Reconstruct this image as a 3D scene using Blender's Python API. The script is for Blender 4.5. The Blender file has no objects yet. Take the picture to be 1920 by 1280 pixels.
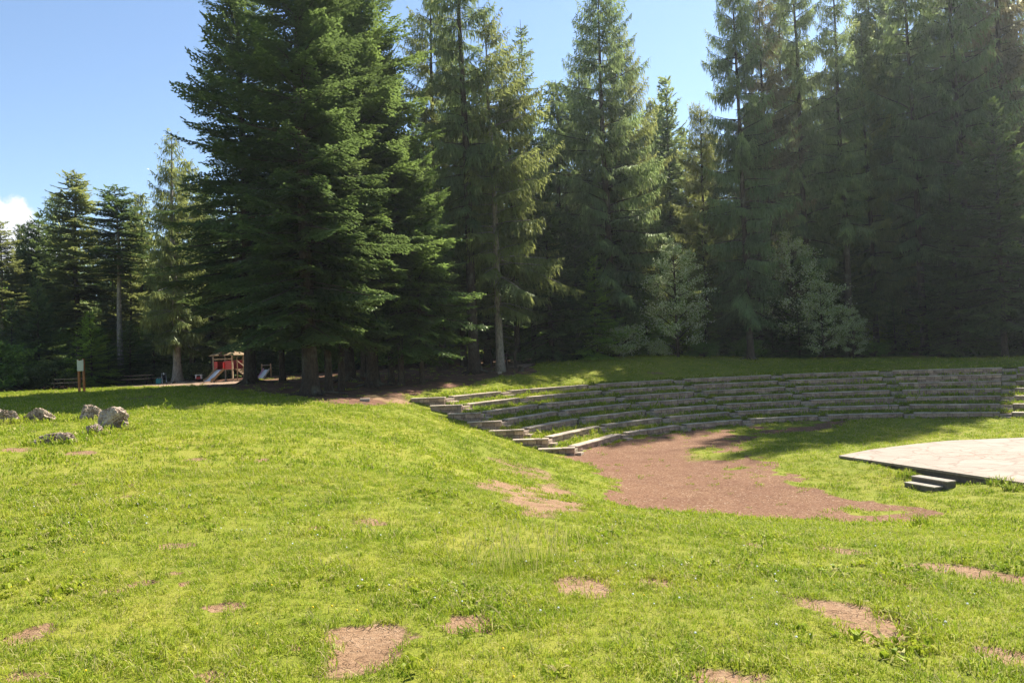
import bpy, bmesh, math, random
import numpy as np
from mathutils import Vector, Matrix, noise as mnoise
random.seed(7); rng = np.random.default_rng(7)
SC = bpy.context.scene; COL = SC.collection
R = math.radians

# ------------------------------------------------------------ camera, sky, sun, exposure
cam_d = bpy.data.cameras.new('camera'); cam = bpy.data.objects.new('camera', cam_d); COL.objects.link(cam)
cam_d.sensor_width = 36.0; cam_d.lens = 36.0 * 1423 / 1920; cam_d.clip_end = 3000; cam_d.clip_start = .05
cam.matrix_world = Matrix.Translation((0, 0, 1.6)) @ Matrix.Rotation(math.pi/2 + math.atan(32.8/1423), 4, 'X') @ Matrix.Rotation(-.042, 4, 'Z')
SC.camera = cam
SUN_AZ, SUN_EL = R(42), R(46)          # azimuth clockwise from +Y
world = bpy.data.worlds.new('World'); SC.world = world; world.use_nodes = True
wn = world.node_tree; wn.nodes.clear()
def nd(t, typ, **kw):
    n = t.nodes.new(typ)
    for k, v in kw.items(): setattr(n, k, v)
    return n
def lk(t, a, b): t.links.new(a, b)
w_out = nd(wn, 'ShaderNodeOutputWorld'); w_bg = nd(wn, 'ShaderNodeBackground')
sky = nd(wn, 'ShaderNodeTexSky'); sky.sky_type = 'NISHITA'; sky.sun_disc = False
sky.sun_elevation = SUN_EL; sky.sun_rotation = SUN_AZ; sky.altitude = 900; sky.air_density = 1.1; sky.dust_density = .25; sky.ozone_density = 1.6
w_bg.inputs[1].default_value = .072
geo = nd(wn, 'ShaderNodeNewGeometry'); neg = nd(wn, 'ShaderNodeVectorMath', operation='SCALE'); neg.inputs[3].default_value = 1
tc = nd(wn, 'ShaderNodeTexCoord'); lk(wn, tc.outputs['Generated'], neg.inputs[0])
sep = nd(wn, 'ShaderNodeSeparateXYZ'); lk(wn, neg.outputs[0], sep.inputs[0])
def mth(t, op, a, b=None, c=None, clamp=False):
    n = nd(t, 'ShaderNodeMath', operation=op); n.use_clamp = clamp
    for i, v in enumerate((a, b, c)):
        if v is None: continue
        if hasattr(v, 'is_linked'): lk(t, v, n.inputs[i])
        else: n.inputs[i].default_value = v
    return n.outputs[0]
ymax = mth(wn, 'MAXIMUM', sep.outputs[1], .01)
cu = mth(wn, 'DIVIDE', sep.outputs[0], ymax); cv = mth(wn, 'DIVIDE', sep.outputs[2], ymax)
cmb = nd(wn, 'ShaderNodeCombineXYZ'); lk(wn, cu, cmb.inputs[0]); lk(wn, cv, cmb.inputs[1])
cn = nd(wn, 'ShaderNodeTexNoise'); cn.inputs['Scale'].default_value = 22; cn.inputs['Detail'].default_value = 6; cn.inputs['Roughness'].default_value = .55
lk(wn, cmb.outputs[0], cn.inputs['Vector'])
cloud = None
for (bx, by, br) in ((-.665, .205, .05), (-.632, .185, .034), (-.71, .215, .05), (-.61, .165, .03), (-.65, .16, .05), (-.76, .17, .075), (-.83, .15, .08)):
    dx = mth(wn, 'SUBTRACT', cu, bx); dy = mth(wn, 'SUBTRACT', cv, by)
    q = mth(wn, 'SQRT', mth(wn, 'ADD', mth(wn, 'MULTIPLY', dx, dx), mth(wn, 'MULTIPLY', dy, dy)))
    m = mth(wn, 'SUBTRACT', 1.0, mth(wn, 'DIVIDE', q, br))
    cloud = m if cloud is None else mth(wn, 'SMOOTH_MAX', cloud, m, .3)
cloud = mth(wn, 'ADD', cloud, mth(wn, 'MULTIPLY', mth(wn, 'SUBTRACT', cn.outputs[0], .5), 1.9))
cr = nd(wn, 'ShaderNodeMapRange'); cr.interpolation_type = 'SMOOTHSTEP'
lk(wn, cloud, cr.inputs[0]); cr.inputs[1].default_value = .02; cr.inputs[2].default_value = .28
pos = mth(wn, 'GREATER_THAN', sep.outputs[1], .05)
cmask = mth(wn, 'MULTIPLY', cr.outputs[0], pos)
cshade = nd(wn, 'ShaderNodeMapRange'); lk(wn, cloud, cshade.inputs[0]); cshade.inputs[1].default_value = 0; cshade.inputs[2].default_value = 1.4
cshade.inputs[3].default_value = 5.4; cshade.inputs[4].default_value = 7.6
ccol = nd(wn, 'ShaderNodeVectorMath', operation='SCALE'); ccol.inputs[0].default_value = (.93, .96, 1.03); lk(wn, cshade.outputs[0], ccol.inputs[3])
cmix = nd(wn, 'ShaderNodeMix', data_type='RGBA'); lk(wn, cmask, cmix.inputs[0]); lk(wn, sky.outputs[0], cmix.inputs[6]); lk(wn, ccol.outputs[0], cmix.inputs[7])
lk(wn, cmix.outputs[2], w_bg.inputs[0]); lk(wn, w_bg.outputs[0], w_out.inputs[0])
sl = bpy.data.lights.new('sun', 'SUN'); sl.energy = 5.0; sl.angle = R(.53); sl.color = (1, .95, .86)
so = bpy.data.objects.new('sun', sl); COL.objects.link(so)
sd = Vector((math.sin(SUN_AZ)*math.cos(SUN_EL), math.cos(SUN_AZ)*math.cos(SUN_EL), math.sin(SUN_EL)))
so.rotation_euler = sd.to_track_quat('Z', 'Y').to_euler()
SC.view_settings.view_transform = 'Standard'; SC.view_settings.look = 'None'; SC.view_settings.exposure = 1.5; SC.view_settings.gamma = 1
cy = SC.cycles; SC.render.engine = 'CYCLES'
cy.max_bounces = 8; cy.diffuse_bounces = 6; cy.glossy_bounces = 2; cy.transmission_bounces = 6; cy.transparent_max_bounces = 4; cy.volume_bounces = 0
cy.sample_clamp_indirect = 6; cy.use_denoising = True

# ------------------------------------------------------------ helpers
def tag(o, label=None, cat=None, group=None, kind=None):
    if label: o['label'] = label
    if cat: o['category'] = cat
    if group: o['group'] = group
    if kind: o['kind'] = kind
    elif cat: o['kind'] = 'thing'
    return o
def empty(name, loc, rz=0, scale=1):
    o = bpy.data.objects.new(name, None); COL.objects.link(o); o.location = loc; o.rotation_euler = (0, 0, rz)
    o.scale = (scale,)*3 if not hasattr(scale, '__len__') else scale
    o.empty_display_size = .2
    return o
def mesh_np(name, v, quads=None, tris=None, attrs=None, smooth=False):
    me = bpy.data.meshes.new(name); v = np.asarray(v, np.float32)
    me.vertices.add(len(v)); me.vertices.foreach_set('co', v.ravel())
    fl = []; ls = []; lt = []; st = 0
    if quads is not None and len(quads):
        q = np.asarray(quads, np.int32); fl.append(q.ravel()); ls.append(st + np.arange(len(q))*4); lt.append(np.full(len(q), 4)); st += q.size
    if tris is not None and len(tris):
        q = np.asarray(tris, np.int32); fl.append(q.ravel()); ls.append(st + np.arange(len(q))*3); lt.append(np.full(len(q), 3)); st += q.size
    fl = np.concatenate(fl); ls = np.concatenate(ls).astype(np.int32); lt = np.concatenate(lt).astype(np.int32)
    me.loops.add(len(fl)); me.loops.foreach_set('vertex_index', fl)
    me.polygons.add(len(ls)); me.polygons.foreach_set('loop_start', ls); me.polygons.foreach_set('loop_total', lt)
    me.polygons.foreach_set('use_smooth', np.full(len(ls), smooth))
    for k, a in (attrs or {}).items():
        at = me.attributes.new(k, 'FLOAT', 'POINT'); at.data.foreach_set('value', np.asarray(a, np.float32))
    me.update(calc_edges=True); return me
def link(name, me, mat=None, parent=None, loc=None):
    o = bpy.data.objects.new(name, me); COL.objects.link(o)
    if mat is not None and not me.materials: me.materials.append(mat)
    if parent is not None: o.parent = parent
    if loc is not None: o.location = loc
    return o
class MB:
    def __init__(s): s.bm = bmesh.new()
    def box(s, c, size, rz=0, bev=0, tilt=None, jit=0):
        g = bmesh.ops.create_cube(s.bm, size=1)
        M = Matrix.Translation(c) @ Matrix.Rotation(rz, 4, 'Z')
        if tilt: M = M @ Matrix.Rotation(tilt[1], 4, tilt[0])
        M = M @ Matrix.Diagonal((*size, 1))
        bmesh.ops.transform(s.bm, matrix=M, verts=g['verts'])
        if jit:
            for v in g['verts']: v.co += Vector((random.uniform(-jit, jit), random.uniform(-jit, jit), random.uniform(-jit, jit)))
        if bev:
            es = list({e for v in g['verts'] for e in v.link_edges})
            bmesh.ops.bevel(s.bm, geom=es, offset=bev, segments=1, affect='EDGES')
    def tube(s, pts, rad, n=8, cap=True):
        pts = [Vector(p) for p in pts]; rings = []
        for i, p in enumerate(pts):
            d = (pts[min(i+1, len(pts)-1)] - pts[max(i-1, 0)]).normalized()
            a = d.orthogonal().normalized() if abs(d.z) < .9 else Vector((1, 0, 0)).cross(d).normalized().cross(d)
            a = (Vector((0, 0, 1)).cross(d) if abs(d.z) < .9 else Vector((1, 0, 0)) - d*d.x).normalized()
            b = d.cross(a); r = rad[i] if hasattr(rad, '__len__') else rad
            rings.append([s.bm.verts.new(p + a*r*math.cos(6.28318*k/n) + b*r*math.sin(6.28318*k/n)) for k in range(n)])
        for A, B in zip(rings, rings[1:]):
            for k in range(n): s.bm.faces.new((A[k], A[(k+1) % n], B[(k+1) % n], B[k]))
        if cap:
            s.bm.faces.new(rings[0][::-1]); s.bm.faces.new(rings[-1])
    def poly(s, pts, th):
        """prism: list of points, extruded by vector th"""
        a = [s.bm.verts.new(p) for p in pts]; th = Vector(th); b = [s.bm.verts.new(Vector(p)+th) for p in pts]
        s.bm.faces.new(a); s.bm.faces.new(b[::-1])
        for i in range(len(a)): s.bm.faces.new((a[i], b[i], b[(i+1) % len(a)], a[(i+1) % len(a)]))
    def build(s, name, mat, parent=None, loc=None, smooth=False):
        bmesh.ops.recalc_face_normals(s.bm, faces=s.bm.faces)
        me = bpy.data.meshes.new(name); s.bm.to_mesh(me); s.bm.free()
        if smooth: me.polygons.foreach_set('use_smooth', [True]*len(me.polygons))
        return link(name, me, mat, parent, loc)
ORD = 'first second third fourth fifth sixth seventh eighth ninth tenth eleventh twelfth thirteenth fourteenth fifteenth sixteenth seventeenth eighteenth nineteenth twentieth'.split()
def ordw(i):
    if i < 20: return ORD[i]
    t = ['twenty', 'thirty', 'forty', 'fifty', 'sixty'][(i+1)//10-2]; r = (i+1) % 10
    return {'twenty': 'twentieth', 'thirty': 'thirtieth', 'forty': 'fortieth', 'fifty': 'fiftieth', 'sixty': 'sixtieth'}[t] if r == 0 else t + '-' + ORD[r-1]

# ------------------------------------------------------------ terrain height field (world metres)
CTRL = np.array([(0, 0, 0), (-6.00, 0, 0.05), (6.00, 0, -0.1), (0, -15.00, 0.1), (-30.00, -10.00, 0.4), (30.00, -20.00, -0.5), (-60.00, 10.00, 0.8), (0, -80.00, 0.5), (-120.00, 0, 1.50), (120.00, 0, -0.5), (14.00, 3.00, -0.5), (30.00, 5.00, -1.20), (-2.72, 3.96, 0.04), (-0.07, 3.79, 0), (2.48, 3.82, -0.12), (-1.73, 4.96, 0.02), (-4.50, 6.59, 0.05), (1.48, 5.07, -0.15), (4.23, 6.45, -0.5), (-7.80, 11.48, 0.1), (-14.48, 21.37, 0.3), (-22.68, 33.50, 0.5), (-4.93, 11.35, 0), (-8.81, 20.38, 0.15), (-15.58, 36.16, 0.42), (-2.97, 11.46, -0.1), (-5.24, 20.39, 0), (-9.18, 40.39, 0.22), (-1.98, 7.57, -0.05), (-39.88, 58.95, 0.78), (-24.57, 55.27, 0.72), (-0.09, 6.62, -0.28), (2.20, 12.00, -1.00), (5.00, 12.30, -1.35), (8.00, 12.20, -1.55), (1.00, 9.00, -0.5), (5.00, 8.00, -0.62), (-1.50, 12.00, -0.35), (-2.50, 18.00, -0.45), (-0.6, 16.50, -1.00), (-0.8, 20.00, -1.25), (-0.6, 25.00, -1.35), (-3.20, 26.00, -0.6), (-4.50, 32.00, -0.35), (-2.00, 30.00, -1.10), (1.40, 18.00, -1.95), (1.60, 22.00, -2.20), (1.40, 27.00, -2.15), (3.00, 20.50, -2.58), (3.00, 25.00, -2.58), (3.00, 30.00, -2.58), (6.00, 19.20, -2.58), (9.00, 18.00, -2.58), (7.00, 24.00, -2.58), (10.00, 27.00, -2.58), (7.00, 33.00, -2.58), (12.00, 36.00, -2.58), (17.00, 39.00, -2.58), (22.00, 37.00, -2.58), (26.00, 33.00, -2.58), (20.00, 32.00, -2.58), (28.00, 27.00, -2.58), (16.00, 22.00, -2.58), (22.00, 22.00, -2.58), (27.00, 18.00, -2.58), (22.00, 14.00, -2.58), (11.10, 27.20, -2.37), (11.60, 25.20, -2.40), (12.10, 23.60, -2.52), (12.40, 22.60, -2.66), (11.50, 22.20, -2.74), (11.90, 21.40, -2.70), (12.90, 21.20, -2.44), (13.50, 19.60, -2.37), (14.60, 16.80, -2.36), (15.80, 13.40, -2.30), (11.00, 17.80, -2.42), (14.00, 16.00, -2.20), (13.00, 13.00, -1.90), (22.00, 8.00, -1.70), (35.00, 12.00, -2.20), (2.10, 32.10, -2.53), (1.08, 33.05, -2.18), (0.05, 34.00, -1.84), (-0.98, 34.95, -1.49), (-2.00, 35.90, -1.14), (-3.03, 36.85, -0.8), (-4.05, 37.80, -0.45), (0.65, 31.98, -2.28), (-0.38, 32.93, -1.93), (-1.40, 33.88, -1.59), (-2.43, 34.83, -1.24), (-3.45, 35.78, -0.89), (-4.47, 36.73, -0.55), (-5.50, 37.68, -0.2), (3.75, 36.16, -2.51), (1.17, 37.97, -1.64), (-1.93, 40.13, -0.6), (-2.91, 40.82, -0.03), (7.62, 40.03, -2.51), (5.81, 42.61, -1.64), (3.65, 45.71, -0.6), (2.96, 46.69, -0.03), (12.58, 42.34, -2.51), (11.77, 45.39, -1.64), (10.79, 49.04, -0.6), (10.48, 50.20, -0.03), (18.03, 42.82, -2.51), (18.31, 45.96, -1.64), (18.64, 49.72, -0.6), (18.74, 50.92, -0.03), (23.32, 41.40, -2.51), (24.65, 44.26, -1.64), (26.25, 47.68, -0.6), (26.76, 48.77, -0.03), (27.80, 38.26, -2.51), (30.03, 40.49, -1.64), (32.70, 43.16, -0.6), (33.55, 44.01, -0.03), (31.47, 32.51, -2.51), (34.43, 33.59, -1.64), (37.98, 34.88, -0.6), (39.11, 35.29, -0.03), (32.42, 27.12, -2.51), (35.57, 27.12, -1.64), (39.35, 27.12, -0.6), (40.55, 27.12, -0.03), (-3.49, 43.96, 0.35), (1.38, 51.90, 0.95), (5.17, 53.27, 1.00), (10.92, 55.81, 1.25), (23.53, 62.24, 0.82), (30.95, 59.70, 0.5), (37.81, 56.21, 0.2), (-5.70, 37.97, 0.1), (-16.44, 48.47, 0.75), (-11.75, 46.07, 0.5), (0, 62.00, 1.25), (5.00, 75.00, 1.60), (20.00, 75.00, 1.50), (45.00, 75.00, 1.00), (-15.00, 62.00, 0.9), (-30.00, 75.00, 0.95), (-50.00, 60.00, 1.00), (-60.00, 90.00, 1.20), (0, 110.00, 2.50), (60.00, 110.00, 2.50), (-80.00, 150.00, 2.00), (60.00, 50.00, 0.6), (90.00, 70.00, 2.00), (150.00, 200.00, 4.00), (-150.00, 200.00, 3.00), (0, 220.00, 4.00), (-40.00, 70.00, 0.9)])
def _fit(P):
    n = len(P); xy = P[:, :2]; d = np.hypot(*(xy[:, None]-xy[None]).transpose(2, 0, 1))
    A = np.zeros((n+3, n+3)); A[:n, :n] = d + np.eye(n)*-.15; A[:n, n] = 1; A[:n, n+1:] = xy; A[n, :n] = 1; A[n+1:, :n] = xy.T
    return np.linalg.solve(A, np.r_[P[:, 2], 0, 0, 0])
_W = _fit(CTRL)
def hz(X, Y):
    X = np.atleast_1d(np.asarray(X, float)); Y = np.atleast_1d(np.asarray(Y, float)); out = np.empty(len(X))
    for i in range(0, len(X), 60000):
        x = X[i:i+60000]; y = Y[i:i+60000]
        d = np.hypot(x[:, None]-CTRL[:, 0], y[:, None]-CTRL[:, 1])
        out[i:i+60000] = d @ _W[:-3] + _W[-3] + _W[-2]*x + _W[-1]*y
    return out
def h1(x, y): return float(hz([x], [y])[0])
# amphitheatre: centre, first radius, run, rise, floor level
AX, AY, AR, RUN, RISE, FLOOR = 16.66, 27.12, 15.13, 1.26, .347, -2.58
NT = 7; A_END = R(2)
def a_left(k): return R(161.4 - (k-1)*8.6/6)       # left end angle of tier k (1..7)
def polar(X, Y): return np.hypot(X-AX, Y-AY), np.arctan2(Y-AY, X-AX)
def wing_ang(rho): return np.radians(161.4 - np.clip((rho-AR)/RUN, -1, 7)*8.6/6)
def in_seats(X, Y, pad=0.):
    rho, a = polar(X, Y); return (rho > AR+pad) & (rho < AR+RUN*7+.2) & (a > A_END) & (a < wing_ang(rho)-pad/20)
def sstep(a, b, x): t = np.clip((x-a)/(b-a), 0, 1); return t*t*(3-2*t)
def vnoise(X, Y, s, seed=0):
    """cheap smooth value noise, about -1..1"""
    x = X/s + seed*17.3; y = Y/s - seed*9.1
    xi = np.floor(x); yi = np.floor(y); fx = x-xi; fy = y-yi; fx = fx*fx*(3-2*fx); fy = fy*fy*(3-2*fy)
    def hsh(a, b): v = np.sin(a*127.1 + b*311.7)*43758.5453; return (v-np.floor(v))*2-1
    return (hsh(xi, yi)*(1-fx)+hsh(xi+1, yi)*fx)*(1-fy) + (hsh(xi, yi+1)*(1-fx)+hsh(xi+1, yi+1)*fx)*fy
def ground_z(X, Y):
    X = np.asarray(X, float); Y = np.asarray(Y, float); z = hz(X, Y)
    rho, a = polar(X, Y)
    near = np.hypot(X, Y)
    amp = .035*sstep(2, 8, near)
    flat = 1-sstep(14, 15.5, rho)*1. 
    z = z + amp*(vnoise(X, Y, 1.9, 1)+.5*vnoise(X, Y, .8, 2))*(1-.75*(1-sstep(14, 16, rho)))
    z = z + .012*vnoise(X, Y, .33, 3)
    k = np.clip((rho-AR)/RUN, 0, 7.2); line = FLOOR + k*RISE - .34
    m = sstep(0, .018, wing_ang(rho)-a)*sstep(0, .02, a-A_END)*sstep(AR-.02, AR+.15, rho)*(1-sstep(AR+7*RUN-.5, AR+7*RUN+.2, rho))
    return z*(1-m) + np.minimum(z, line)*m
def surf_z(X, Y):
    """top of what one stands on: terraces where they are, else ground"""
    z = ground_z(X, Y); rho, a = polar(X, Y)
    k = np.clip(np.floor((rho-AR)/RUN)+1, 1, 7)
    return np.where(in_seats(X, Y), FLOOR + k*RISE - .03, z)
def sdf(poly, X, Y):
    P = np.asarray(poly, float); d = np.full(X.shape, 1e9); ins = np.zeros(X.shape, bool)
    for i in range(len(P)):
        a = P[i]; b = P[(i+1) % len(P)]; ex, ey = b-a
        t = np.clip(((X-a[0])*ex+(Y-a[1])*ey)/(ex*ex+ey*ey+1e-9), 0, 1)
        d = np.minimum(d, np.hypot(X-a[0]-t*ex, Y-a[1]-t*ey))
        c = ((a[1] > Y) != (b[1] > Y)) & (X < (b[0]-a[0])*(Y-a[1])/(b[1]-a[1]+1e-12)+a[0]); ins ^= c
    return np.where(ins, -d, d)
# bare earth patches: x, y, half width, half depth, lean
PATCH = [(-0.9, 4.42, 0.223, 0.46, 0.1), (-1.05, 4.60, 0.145, 0.172, 0), (-0.36, 4.82, 0.163, 0.218, 0), (0.48, 6.16, 0.238, 0.506, 0), (1.08, 6.20, 0.151, 0.23, 0), (2.24, 5.20, 0.225, 0.471, -0.3), (2.16, 4.72, 0.167, 0.287, -0.3), (4.14, 6.82, 0.403, 0.448, -0.8), (2.72, 4.30, 0.152, 0.196, 0), (1.01, 3.90, 0.2, 0.138, 0), (-1.65, 8.64, 0.211, 0.184, 0), (3.31, 7.94, 0.175, 0.299, -0.5), (2.57, 8.38, 0.099, 0.195, 0), (3.06, 6.14, 0.145, 0.161, -0.5), (-3.19, 7.06, 0.167, 0.126, 0), (-2.02, 5.16, 0.134, 0.103, 0), (-2.99, 5.54, 0.131, 0.08, 0.3), (-2.85, 5.76, 0.091, 0.08, 0), (-3.02, 4.70, 0.111, 0.161, 0), (-5.96, 14.12, 0.178, 0.253, 0), (-1.62, 3.94, 0.093, 0.069, 0), (-6.42, 11.10, 0.131, 0.149, 0), (-5.53, 10.96, 0.129, 0.161, 0), (-4.77, 14.36, 0.136, 0.218, 0), (-5.16, 9.96, 0.094, 0.127, 0), (-18.16, 36.24, 0.428, 2.05, 0), (-2.59, 4.02, 0.127, 0.069, 0), (-2.17, 8.08, 0.076, 0.115, 0), (-2.74, 6.02, 0.062, 0.069, 0), (-2.53, 5.72, 0.041, 0.069, 0), (-9.85, 14.98, 0.354, 0.299, 0), (-8.33, 14.52, 0.286, 0.219, 0), (-1.30, 4.40, 0.042, 0.046, 0), (-5.96, 37.00, 0.874, 0.541, 0), (9.57, 51.00, 0.602, 0.23, 0)]
GRAVEL = [(1.72, 30.49), (2.31, 28.68), (2.69, 25.01), (2.86, 22.99), (2.07, 20.23), (3.84, 19.86), (5.61, 18.85), (7.60, 17.41), (8.80, 16.92), (9.53, 17.71), (9.86, 19.42), (9.77, 20.94), (9.31, 22.63), (8.64, 24.75), (9.62, 27.06), (9.60, 30.41), (10.48, 35.04), (12.41, 37.48), (16.06, 38.68), (18.24, 40.48), (18.50, 42.30), (12.00, 41.50), (8.00, 39.60), (4.50, 36.00), (2.40, 32.60), (1.80, 30.50)]
DIRT2 = [(-20.03, 48.10), (-14.00, 40.40), (-10.19, 35.92), (-7.51, 32.98), (-6.17, 35.94), (-4.56, 39.66), (-2.86, 43.60), (-0.77, 48.40), (1.34, 50.60), (2.20, 58.00), (8.00, 62.00), (-30.00, 64.00), (-23.65, 56.80)]
PATHS = [[(-34.28, 64.40), (-29.93, 64.30), (-23.44, 59.30), (-20.07, 58.00), (-18.00, 52.00), (-19.21, 48.60), (-23.98, 51.50), (-29.49, 55.40)], [(1.70, 56.00), (2.04, 60.00), (1.09, 66.00), (2.56, 75.00), (-0.08, 78.00), (-0.31, 66.00), (-0.71, 60.00), (-1.21, 54.00), (0.85, 52.50)]]
STAGE = [(11.4, 27.0), (13.1, 28.2), (15.2, 29.2), (16.9, 29.8), (20, 29.75), (24, 28.2), (26.8, 24.5), (27.6, 19.5), (25.2, 14.2), (16.1, 13.2)]
STAGE_Z = -2.3
def m_patch(X, Y):
    m = np.zeros(X.shape)
    for i, (x, y, a, b, s) in enumerate(PATCH):
        near = (abs(X-x) < a*2.5+.3) & (abs(Y-y) < b*2.5+.3)
        if not near.any(): continue
        dx = X[near]-x; dy = Y[near]-y; dx = dx - s*dy
        dx = dx + vnoise(X[near], Y[near], a*.55, i)*a*.25+vnoise(X[near], Y[near], .09, i)*.03; dy = dy + vnoise(X[near], Y[near], b*.5, i+50)*b*.25+vnoise(X[near], Y[near], .08, i+9)*.03
        m[near] = np.maximum(m[near], 1-sstep(.75, 1.3, np.hypot(dx/a, dy/b)))
    return m
def m_gravel(X, Y):
    d = sdf(GRAVEL, X, Y) + vnoise(X, Y, 1.5, 5)*.5 + vnoise(X, Y, .5, 6)*.35 + vnoise(X, Y, .2, 7)*.2
    return (1-sstep(-.35, .35, d))*(1-.8*sstep(.12, .5, vnoise(X, Y, 2.6, 8)*.6+vnoise(X, Y, .9, 12)*.55)*sstep(4.5, 9, X))
def m_needle(X, Y):
    d = sdf(DIRT2, X, Y) + vnoise(X, Y, 3, 5)*.8 + vnoise(X, Y, .9, 6)*.4
    m = 1-sstep(-.8, .8, d)
    forest = sstep(58, 62, Y + vnoise(X, Y, 5, 3)*2 - 3*sstep(-5, -25, X)*0)
    return np.maximum(m*.95, forest*.9)
BANK = [[(-0.81, 14.30), (-0.43, 16.90), (0.54, 19.90), (1.28, 20.34), (0.89, 13.16), (0.54, 10.84), (0.12, 10.44), (-0.22, 11.48)], [(-0.72, 23.14), (-0.16, 23.86), (0.75, 23.78), (0.93, 22.46), (0.42, 20.80), (-0.3, 21.28)], [(0.57, 20.84), (1.14, 22.10), (1.50, 20.82), (1.20, 19.56)]]
def m_bank(X, Y):
    m = np.zeros(X.shape)
    for i, P in enumerate(BANK):
        d = sdf(P, X, Y) + vnoise(X, Y, .8, 15)*.3 + vnoise(X, Y, .3, 16)*.16
        m = np.maximum(m, (1-sstep(-.15, .4, d))*(.85 if i == 0 else .55)*(1-.5*sstep(.1, .5, vnoise(X, Y, .45, 18))))
    return m
def m_path(X, Y):
    m = np.zeros(X.shape)
    for P in PATHS:
        d = sdf(P, X, Y) + vnoise(X, Y, 1.2, 5)*.25
        m = np.maximum(m, 1-sstep(-.3, .3, d))
    return m

# ------------------------------------------------------------ materials
def newmat(name):
    m = bpy.data.materials.new(name); m.use_nodes = True; t = m.node_tree; t.nodes.clear()
    return m, t, nd(t, 'ShaderNodeOutputMaterial')
def noise_n(t, scale, detail=4, rough=.55, vec=None, dist=0):
    n = nd(t, 'ShaderNodeTexNoise'); n.inputs['Scale'].default_value = scale; n.inputs['Detail'].default_value = detail
    n.inputs['Roughness'].default_value = rough; n.inputs['Distortion'].default_value = dist
    if vec is not None: lk(t, vec, n.inputs['Vector'])
    return n.outputs[0]
def ramp(t, fac, stops, interp='LINEAR'):
    r = nd(t, 'ShaderNodeValToRGB'); r.color_ramp.interpolation = interp
    while len(r.color_ramp.elements) < len(stops): r.color_ramp.elements.new(.5)
    for e, (p, c) in zip(r.color_ramp.elements, stops): e.position = p; e.color = (*c, 1) if len(c) == 3 else c
    lk(t, fac, r.inputs[0]); return r.outputs[0]
def mixc(t, fac, a, b, mode='MIX'):
    n = nd(t, 'ShaderNodeMix', data_type='RGBA', blend_type=mode)
    for i, v in ((0, fac), (6, a), (7, b)):
        if hasattr(v, 'is_linked'): lk(t, v, n.inputs[i])
        else: n.inputs[i].default_value = v if i == 0 else (*v, 1)
    return n.outputs[2]
def attr(t, name): n = nd(t, 'ShaderNodeAttribute'); n.attribute_name = name; return n.outputs['Fac']
def wpos(t): return nd(t, 'ShaderNodeNewGeometry').outputs['Position']
def opos(t): return nd(t, 'ShaderNodeTexCoord').outputs['Object']
def mrange(t, v, a, b, c=0., d=1.):
    n = nd(t, 'ShaderNodeMapRange'); lk(t, v, n.inputs[0])
    for i, x in zip((1, 2, 3, 4), (a, b, c, d)): n.inputs[i].default_value = x
    return n.outputs[0]
def bump(t, h, strength=.5, dist=.02, prev=None):
    n = nd(t, 'ShaderNodeBump'); n.inputs['Strength'].default_value = strength; n.inputs['Distance'].default_value = dist
    lk(t, h, n.inputs['Height'])
    if prev is not None: lk(t, prev, n.inputs['Normal'])
    return n.outputs[0]
def pbsdf(t, out, col, rough=.8, spec=.3, normal=None, metal=0):
    b = nd(t, 'ShaderNodeBsdfPrincipled')
    if hasattr(col, 'is_linked'): lk(t, col, b.inputs['Base Color'])
    else: b.inputs['Base Color'].default_value = (*col, 1)
    if hasattr(rough, 'is_linked'): lk(t, rough, b.inputs['Roughness'])
    else: b.inputs['Roughness'].default_value = rough
    b.inputs['Specular IOR Level'].default_value = spec; b.inputs['Metallic'].default_value = metal
    if normal is not None: lk(t, normal, b.inputs['Normal'])
    lk(t, b.outputs[0], out.inputs[0]); return b

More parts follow.
